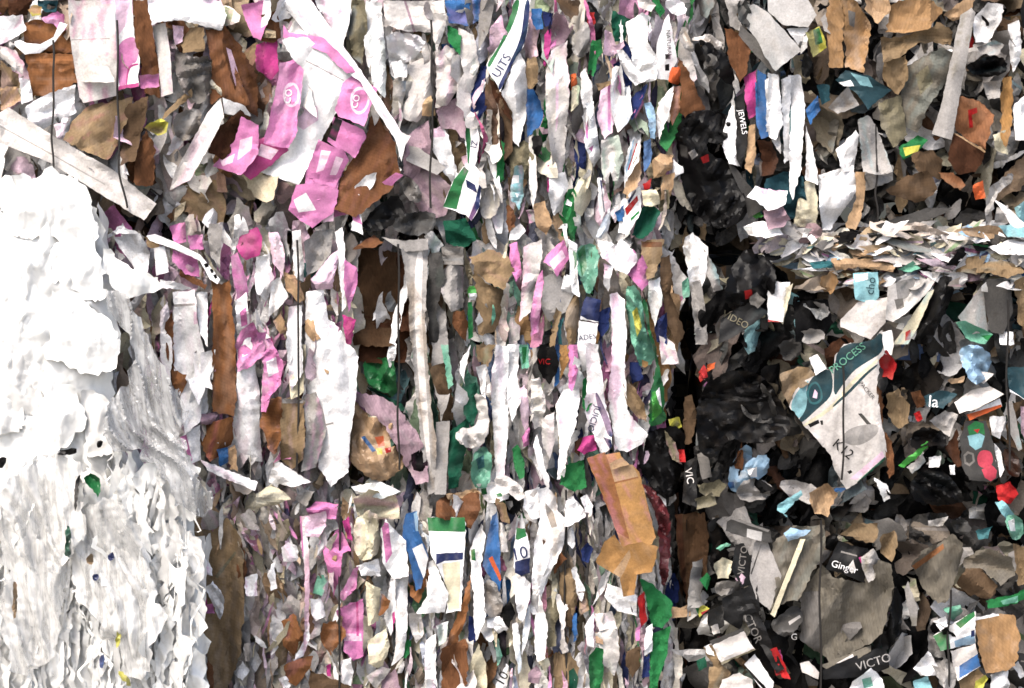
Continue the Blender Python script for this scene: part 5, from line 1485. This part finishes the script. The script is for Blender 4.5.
def scrap_poly(cx, cy, w, l, ang, rng):
    """a torn strip outline, long side upright at angle 0"""
    n = max(4, int(l / 10) + 1)
    t = np.linspace(-.5, .5, n)
    bend = rng.normal(0, .06) * l
    mid = bend * (1 - 4 * t * t) + np.cumsum(rng.normal(0, w * .10, n))
    wd = w * .5 * (1 + rng.normal(0, .2, n)) * (1 - .75 * np.abs(2 * t) ** rng.uniform(2.5, 9)); wd = np.maximum(wd, w * .1)
    if rng.random() < .35:
        wd *= np.linspace(rng.uniform(.3, 1), rng.uniform(.6, 1.2), n)
    R_ = np.c_[mid + wd, t * l + rng.normal(0, l * .03, n)]
    L_ = np.c_[mid - wd, t * l + rng.normal(0, l * .03, n)][::-1]
    p = np.r_[R_, L_]
    a = math.radians(ang); R = np.array([[math.cos(a), -math.sin(a)], [math.sin(a), math.cos(a)]])
    return p @ R.T + (cx, cy)


def shard_poly(cx, cy, w, l, ang, rng):
    """a torn angular flake"""
    n = int(rng.integers(4, 7))
    a = np.sort((np.arange(n) + rng.uniform(-.32, .32, n)) * 2 * math.pi / n)
    r = rng.uniform(.75, 1.2, n)
    p = np.c_[np.cos(a) * w * .58 * r, np.sin(a) * l * .55 * r]
    t = math.radians(ang); R = np.array([[math.cos(t), -math.sin(t)], [math.sin(t), math.cos(t)]])
    return p @ R.T + (cx, cy)


def core_box(rect, front, back, rng):
    """the squashed body of a bale: a rounded rough block"""
    x0, y0, x1, y1 = rect
    nx, ny, nz = max(4, int((x1 - x0) / 14)), max(4, int((y1 - y0) / 14)), 8
    V = []; T = []

    def grid(f, a, b):
        i0 = len(V)
        for j in range(b + 1):
            for i in range(a + 1):
                V.append(f(i / a, j / b))
        for j in range(b):
            for i in range(a):
                p = i0 + j * (a + 1) + i
                T.extend([(p, p + a + 1, p + 1), (p + 1, p + a + 1, p + a + 2)])
    P0 = at([(x0, y0), (x1, y1)], [front, front])
    X0, X1, Z1, Z0 = P0[0, 0], P0[1, 0], P0[0, 2], max(P0[1, 2], .004)
    Y0, Y1 = -front, -back
    lx, ly, lz = X1 - X0, Y1 - Y0, Z1 - Z0
    grid(lambda u, v: (X0 + u * lx, Y0, Z1 - v * lz), nx, ny)
    grid(lambda u, v: (X1 - u * lx, Y1, Z1 - v * lz), nx, ny)
    grid(lambda u, v: (X0, Y1 - u * ly, Z1 - v * lz), nz, ny)
    grid(lambda u, v: (X1, Y0 + u * ly, Z1 - v * lz), nz, ny)
    grid(lambda u, v: (X0 + u * lx, Y1 - v * ly, Z1), nx, nz)
    grid(lambda u, v: (X0 + u * lx, Y0 + v * ly, Z0), nx, nz)
    V = np.array(V); T = np.array(T)
    c = np.array([(X0 + X1) / 2, (Y0 + Y1) / 2, (Z0 + Z1) / 2])
    nz_ = Noise(rng)
    q = (V - c) / (np.array([lx, ly, lz]) / 2)
    k = 1 - .05 * (np.abs(q) ** 8).sum(1) / 3
    k = k + .05 * (nz_(np.c_[V[:, 0] * 23 + V[:, 1] * 11, V[:, 2] * 9 + V[:, 1] * 7]) - .5)
    W = c + (V - c) * k[:, None]
    W[:, 2] = np.maximum(W[:, 2], .003)
    pal = [C[x] for x in 'tb kb ol mg dg dg g'.split()]
    FC = np.array([pal[int(rng.integers(len(pal)))] for _ in range(len(T) // 2)]).repeat(2, 0)[:len(T)]
    return W, T, FC


for label, rect, cf, regions, wires in BALES:
    c0 = at([((rect[0] + rect[2]) / 2, rect[3])], [-.5])[0]
    bale = bpy.data.objects.new('paper_bale', None); COL.objects.link(bale)
    bale.location = c0; bale.empty_display_size = .2
    bale['label'] = label; bale['category'] = 'paper bale'; bale['group'] = 'compressed waste paper bales stacked in a wall'
    V, T, FC = core_box(rect, cf / 100, -1.1, rng0)
    build('bale_body', V, T, FC, M['card'], bale)
    vs, ts, cs, n = [], [], [], 0
    for box, cnt, wr, lr, asd, dlo, dhi, pal, pit in regions:
        pal = pal.split()
        x0, y0, x1, y1 = box
        for i in range(cnt):
            w = rng0.uniform(*wr); l = rng0.uniform(*lr)
            l = min(l, (y1 - y0) * .9)
            cx = rng0.uniform(x0 + w * .4, x1 - w * .4); cy = rng0.uniform(y0 + l * .34, y1 - l * .34)
            d = dlo + (dhi - dlo) * (i / cnt) ** .8
            # rows of bales sag away from the seams
            e = min(cy - l / 2 - y0, y1 - cy - l / 2)
            col = pal[int(rng0.integers(len(pal)))]
            kind = 'P'
            if col in ('tb', 'kb', 'ob', 'br', 'tn', 'dbr', 'ol'):
                kind = 'C' if w > 9 else 'P'
            elif col in ('k', 'dg') and rng0.random() < .7:
                kind = 'F'
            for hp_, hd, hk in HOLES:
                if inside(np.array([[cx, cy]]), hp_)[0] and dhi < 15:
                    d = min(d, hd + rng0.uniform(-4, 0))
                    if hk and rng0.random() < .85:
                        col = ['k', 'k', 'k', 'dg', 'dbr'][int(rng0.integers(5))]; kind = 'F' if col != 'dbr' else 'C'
            ang = rng0.normal(0, asd)
            poly = (shard_poly if asd > 35 and rng0.random() < .4 else scrap_poly)(cx, cy, w, l, ang, rng0)
            yaw = rng0.normal(0, .55); pitch = rng0.normal(pit, .2)
            for sx0, sx1, sy in ((-200, 690, 228), (-200, 690, 487), (690, 1200, 514)):
                if sx0 < cx < sx1 and wr[1] > 6:
                    d -= 8 * math.exp(-((cy - sy) / 11) ** 2)
            prints = []
            if kind == 'P' and w > 8 and len(poly) >= 8 and rng0.random() < .28:
                t = rng0.uniform(.2, .7); pc = ['pk', 'nb', 'gn', 'lp', 'tl', 'g', 'bl', 'mg'][int(rng0.integers(8))]
                u0, u1 = t, min(1, t + rng0.uniform(.06, .3))
                k = len(poly) // 2
                A, B = poly[:k], poly[k:][::-1]
                f = lambda Q, u: np.array([np.interp(u * (k - 1), range(k), Q[:, 0]), np.interp(u * (k - 1), range(k), Q[:, 1])])
                prints = [(pc, [f(A, u0), f(A, u1), f(B, u1), f(B, u0)])]
            v, t_, c_ = sheet(poly, kind, col, d / 100, rng0, amp=1.35, yaw=yaw, pitch=pitch, prints=prints, spacing=3.6, tint=tints(cx, cy))
            u_ = rng0.random() ** 1.4 * .6
            if kind != 'F':
                c_ = c_ * (1 - u_) + SOFT[int(rng0.integers(6))] * u_ * (1 if col not in ('dbr', 'kb', 'dgn', 'nb', 'dt') else .35)
            c_ = np.clip(c_ * rng0.uniform(.85, 1.08), 0, .9)
            vs.append(v); ts.append(t_ + n); cs.append(c_); n += len(v)
    st = build('compressed_scraps', np.concatenate(vs), np.concatenate(ts), np.concatenate(cs), M['paper'], bale)
    st['kind'] = 'stuff'
    for wpts in wires:
        Pw = np.array(wpts, float)
        tt_ = np.linspace(0, len(Pw) - 1, 24)
        Q = np.c_[np.interp(tt_, range(len(Pw)), Pw[:, 0]), np.interp(tt_, range(len(Pw)), Pw[:, 1])]
        Q[:, 0] += .7 * np.sin(tt_ * 5)
        dw = .11 if rect[0] < 690 else (.20 if rect[1] > 200 else .115)
        v, t_, c_ = tube(at(Q, np.full(len(Q), dw)), 0.0034)
        build('baling_wire', v, t_, c_, M['wire'], bale)

# ------------------------------------------------------------------ the white film bale
rngw = np.random.default_rng(5)
rear = bpy.data.objects.new('paper_bale', None); COL.objects.link(rear)
rear.location = at([(684, 740)], [-1.6])[0]
rear['label'] = 'dark bale of the rear row glimpsed through the gap between the stacks'; rear['category'] = 'paper bale'
rear['group'] = 'compressed waste paper bales stacked in a wall'
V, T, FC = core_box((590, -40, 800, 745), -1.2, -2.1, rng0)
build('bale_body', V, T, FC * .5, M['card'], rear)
fb_poly = np.array([(-120, 190), (0, 183), (30, 178), (62, 172), (84, 185), (90, 206), (98, 230), (108, 248), (124, 290), (118, 345),
                    (112, 400), (116, 450), (140, 478), (180, 500), (190, 530), (204, 562), (212, 585), (196, 612), (203, 640), (207, 690), (207, 772), (-120, 772)], float)
v, t_, c_ = sheet(fb_poly, 'W', 'fw', .48, rngw, amp=1.3, th=.50, spacing=4.0)
v[:, 2] = np.maximum(v[:, 2], .004)
o = build('film_bale', v, t_, c_, M['white_film'], sharp=0)
o['label'] = 'large bale of compressed white plastic film standing in front at left'; o['category'] = 'film bale'

# loose ends and folds of film hanging over the lower part of the film bale
vs, ts, cs, n = [], [], [], 0
for i in range(110):
    wd = rngw.uniform(2.5, 11); ln = rngw.uniform(60, 230)
    cy = rngw.uniform(455 + ln * .4, 745 - ln * .4); cx = rngw.uniform(-90, 196 - wd)
    poly = scrap_poly(cx, cy, wd, ln, rngw.normal(3, 7), rngw)
    v, t_, c_ = sheet(poly, 'D', 'fw' if rngw.random() < .6 else 'fl', rngw.uniform(.535, .565), rngw, amp=.8, yaw=rngw.normal(0, .3), pitch=rngw.normal(0, .03), spacing=2.8)
    v[:, 2] = np.maximum(v[:, 2], .01)
    vs.append(v); ts.append(t_ + n); cs.append(c_); n += len(v)
yr = fb_poly[1:-1]
for i in range(150):                 # film bulging out of the side of the bale
    ln = rngw.uniform(30, 90); wd = rngw.uniform(10, 22)
    cy = rngw.uniform(230, 715); ex = np.interp(cy, yr[2:, 1], yr[2:, 0])
    if 262 < cy < 470:
        continue
    d_ = rngw.uniform(.04, .44)
    cx = 512 + (ex - 512) * 7.52 / (8 - d_) - wd * 1.7
    poly = scrap_poly(cx, cy, wd, ln, rngw.normal(0, 9), rngw)
    v, t_, c_ = sheet(poly, 'D', 'fw', d_, rngw, amp=1.2, yaw=rngw.uniform(-3.2, -1.2), spacing=3.4)
    v[:, 2] = np.maximum(v[:, 2], .01)
    vs.append(v); ts.append(t_ + n); cs.append(c_); n += len(v)
st = build('film_shreds', np.concatenate(vs), np.concatenate(ts), np.concatenate(cs), M['thin_film'], o, sharp=0)
st['kind'] = 'stuff'

# ------------------------------------------------------------------ the traced scraps
origin = (0, 0, 1)
items = []
for ln in DATA.strip().splitlines():
    ln = ln.strip()
    if not ln:
        continue
    if ln[0] == 'T':
        a = ln.split(); origin = (float(a[1]), float(a[2]), float(a[3])); continue
    ox, oy, sc = origin
    pt = lambda s: (ox + float(s.split(',')[0]) / sc, oy + float(s.split(',')[1]) / sc)
    if ln[0] == '=':
        s = ln[1:].strip()
        if s[0] == '"':
            txt, rest = s[1:].split('"'); col, xy, size, rot = rest.split()
            x, y = pt(xy)
            items[-1]['texts'].append((txt, col, x, y, float(size) / sc * .8, float(rot)))
        else:
            col, pp = s.split(':')
            items[-1]['prints'].append((col.strip(), [pt(q) for q in pp.split()]))
        continue
    f = ln.split('|')
    it = dict(texts=[], prints=[], part=None)
    hd = f[0].split()
    if hd[0][0] == '+':
        it['part'] = hd[0][1:]; it['kind'] = 'B'
    else:
        it['kind'] = hd[0]
    it['color'] = hd[1]
    it['amp'] = 1.0; it['yaw'] = None; it['pitch'] = None; it['th'] = None; it['name'] = None; it['d'] = 4.0
    for op in hd[2:]:
        k, val = op[0], op[1:]
        if k == 'n': it['name'] = val
        elif k == 'd': it['d'] = float(val)
        elif k == 'a': it['amp'] = float(val)
        elif k == 'y': it['yaw'] = float(val)
        elif k == 'p': it['pitch'] = float(val)
        elif k == 't': it['th'] = float(val) / 1000
    it['poly'] = [pt(q) for q in f[1].split()]
    it['label'] = f[2].strip() if len(f) > 2 else None
    items.append(it)

PLACE = [(175, 105, 'upper left bale'), (520, 105, 'upper middle bale'), (860, 105, 'upper right bale'), (230, 360, 'middle left bale'),
         (510, 360, 'centre bale'), (860, 370, 'middle right bale'), (300, 600, 'lower left bale'), (530, 600, 'lower middle bale'), (860, 600, 'lower right bale')]
last = None
for i, it in enumerate(items):
    rng = np.random.default_rng(1000 + i)
    kd = it['kind']
    yaw = it['yaw'] if it['yaw'] is not None else rng.normal(0, .14 if kd in 'PFSC' else .05)
    pit = it['pitch'] if it['pitch'] is not None else rng.normal(0, .10 if kd in 'PFSC' else .04)
    if kd == 'W':
        yaw = pit = 0
    d = it['d'] / 100 + i * 2e-5 + (.015 if 0 <= it['d'] < 40 else 0) - (.02 if kd == 'W' else 0)
    if kd in 'WD':
        it['color'] = {'w': 'fw', 'fg': 'fg'}.get(it['color'], 'fl')
    cpt = np.mean(it['poly'], 0)
    v, t_, c_ = sheet(it['poly'], kd, it['color'], d, rng, it['amp'], yaw, pit, it['th'], it['prints'], it['texts'],
                      tint=None if kd in 'WDL' else tints(*cpt))
    c_ = np.clip(c_ * rng.uniform(.92, 1.05), 0, .9)
    _, _, _, _, _, _, _, _, mat, nm, cat = KIND[kd]
    if kd == 'F' and it['color'] in ('k', 'dg'):
        mat = 'black_film'
    if it['part']:
        build(it['part'], v, t_, c_, M[mat], last)
        continue
    name = it['name'] or nm
    o = build(name, v, t_, c_, M[mat], sharp=0 if kd == 'W' or it['color'] == 'fl' else 30 if kd == 'D' else 16)
    o['label'] = it['label']
    o['category'] = cat if not it['name'] else it['name'].replace('_', ' ')
    c = np.mean(it['poly'], 0)
    if c[0] < 215 and it['d'] > 40:
        place = 'white film bale'
    else:
        place = min(PLACE, key=lambda p: ((c[0] - p[0]) / 1.3) ** 2 + (c[1] - p[1]) ** 2)[2]
    o['group'] = 'scraps pressed into the ' + place
    last = o

# ------------------------------------------------------------------ ground
gv = np.array([(-60, -40, 0), (60, -40, 0), (60, 60, 0), (-60, 60, 0)], float)
m, nt = new_mat('concrete')
o_ = N(nt, 'ShaderNodeOutputMaterial'); b_ = N(nt, 'ShaderNodeBsdfPrincipled', Roughness=.9)
n_ = N(nt, 'ShaderNodeTexNoise', Scale=3.0, Detail=8.0); cr = N(nt, 'ShaderNodeValToRGB')
g_ = N(nt, 'ShaderNodeNewGeometry'); nt.links.new(g_.outputs['Position'], n_.inputs['Vector'])
cr.color_ramp.elements[0].color = (.16, .155, .145, 1); cr.color_ramp.elements[1].color = (.30, .29, .27, 1)
nt.links.new(n_.outputs['Fac'], cr.inputs[0]); nt.links.new(cr.outputs[0], b_.inputs['Base Color']); nt.links.new(b_.outputs[0], o_.inputs[0])
o = build('ground', gv, np.array([(0, 1, 2), (0, 2, 3)]), np.tile(C['g'], (2, 1)), m, center=False)
o['kind'] = 'structure'

# ------------------------------------------------------------------ light
EL, AZ = math.radians(SUN_EL), math.radians(SUN_AZ)      # azimuth from -y (towards the camera), positive to camera right
to_sun = Vector((math.sin(AZ) * math.cos(EL), -math.cos(AZ) * math.cos(EL), math.sin(EL)))
w = bpy.data.worlds.new('World'); scene.world = w; w.use_nodes = True
nt = w.node_tree; nt.nodes.clear()
wo = N(nt, 'ShaderNodeOutputWorld'); bg = N(nt, 'ShaderNodeBackground'); bg.inputs['Strength'].default_value = SKY
sky = N(nt, 'ShaderNodeTexSky', sky_type='NISHITA', sun_disc=False, sun_elevation=EL)
sky.sun_rotation = math.atan2(to_sun.x, to_sun.y)
sky.air_density = 1.0; sky.dust_density = 4.0; sky.ozone_density = .6
nt.links.new(sky.outputs[0], bg.inputs[0]); nt.links.new(bg.outputs[0], wo.inputs[0])
sd = bpy.data.lights.new('sun', 'SUN'); sd.energy = SUN; sd.angle = math.radians(SUN_ANG); sd.color = (1, .95, .885)
so = bpy.data.objects.new('sun', sd); COL.objects.link(so)
so.rotation_euler = to_sun.to_track_quat('Z', 'Y').to_euler()
vs_ = scene.view_settings
vs_.view_transform = 'Standard'; vs_.look = 'None'; vs_.exposure = EXPOSURE; vs_.gamma = 1
scene.render.engine = 'CYCLES'
scene.cycles.use_denoising = True
scene.cycles.max_bounces = 4; scene.cycles.diffuse_bounces = 1; scene.cycles.glossy_bounces = 2; scene.cycles.transparent_max_bounces = 6

scene.cycles.pixel_filter_type = 'BLACKMAN_HARRIS'; scene.cycles.filter_width = 1.6
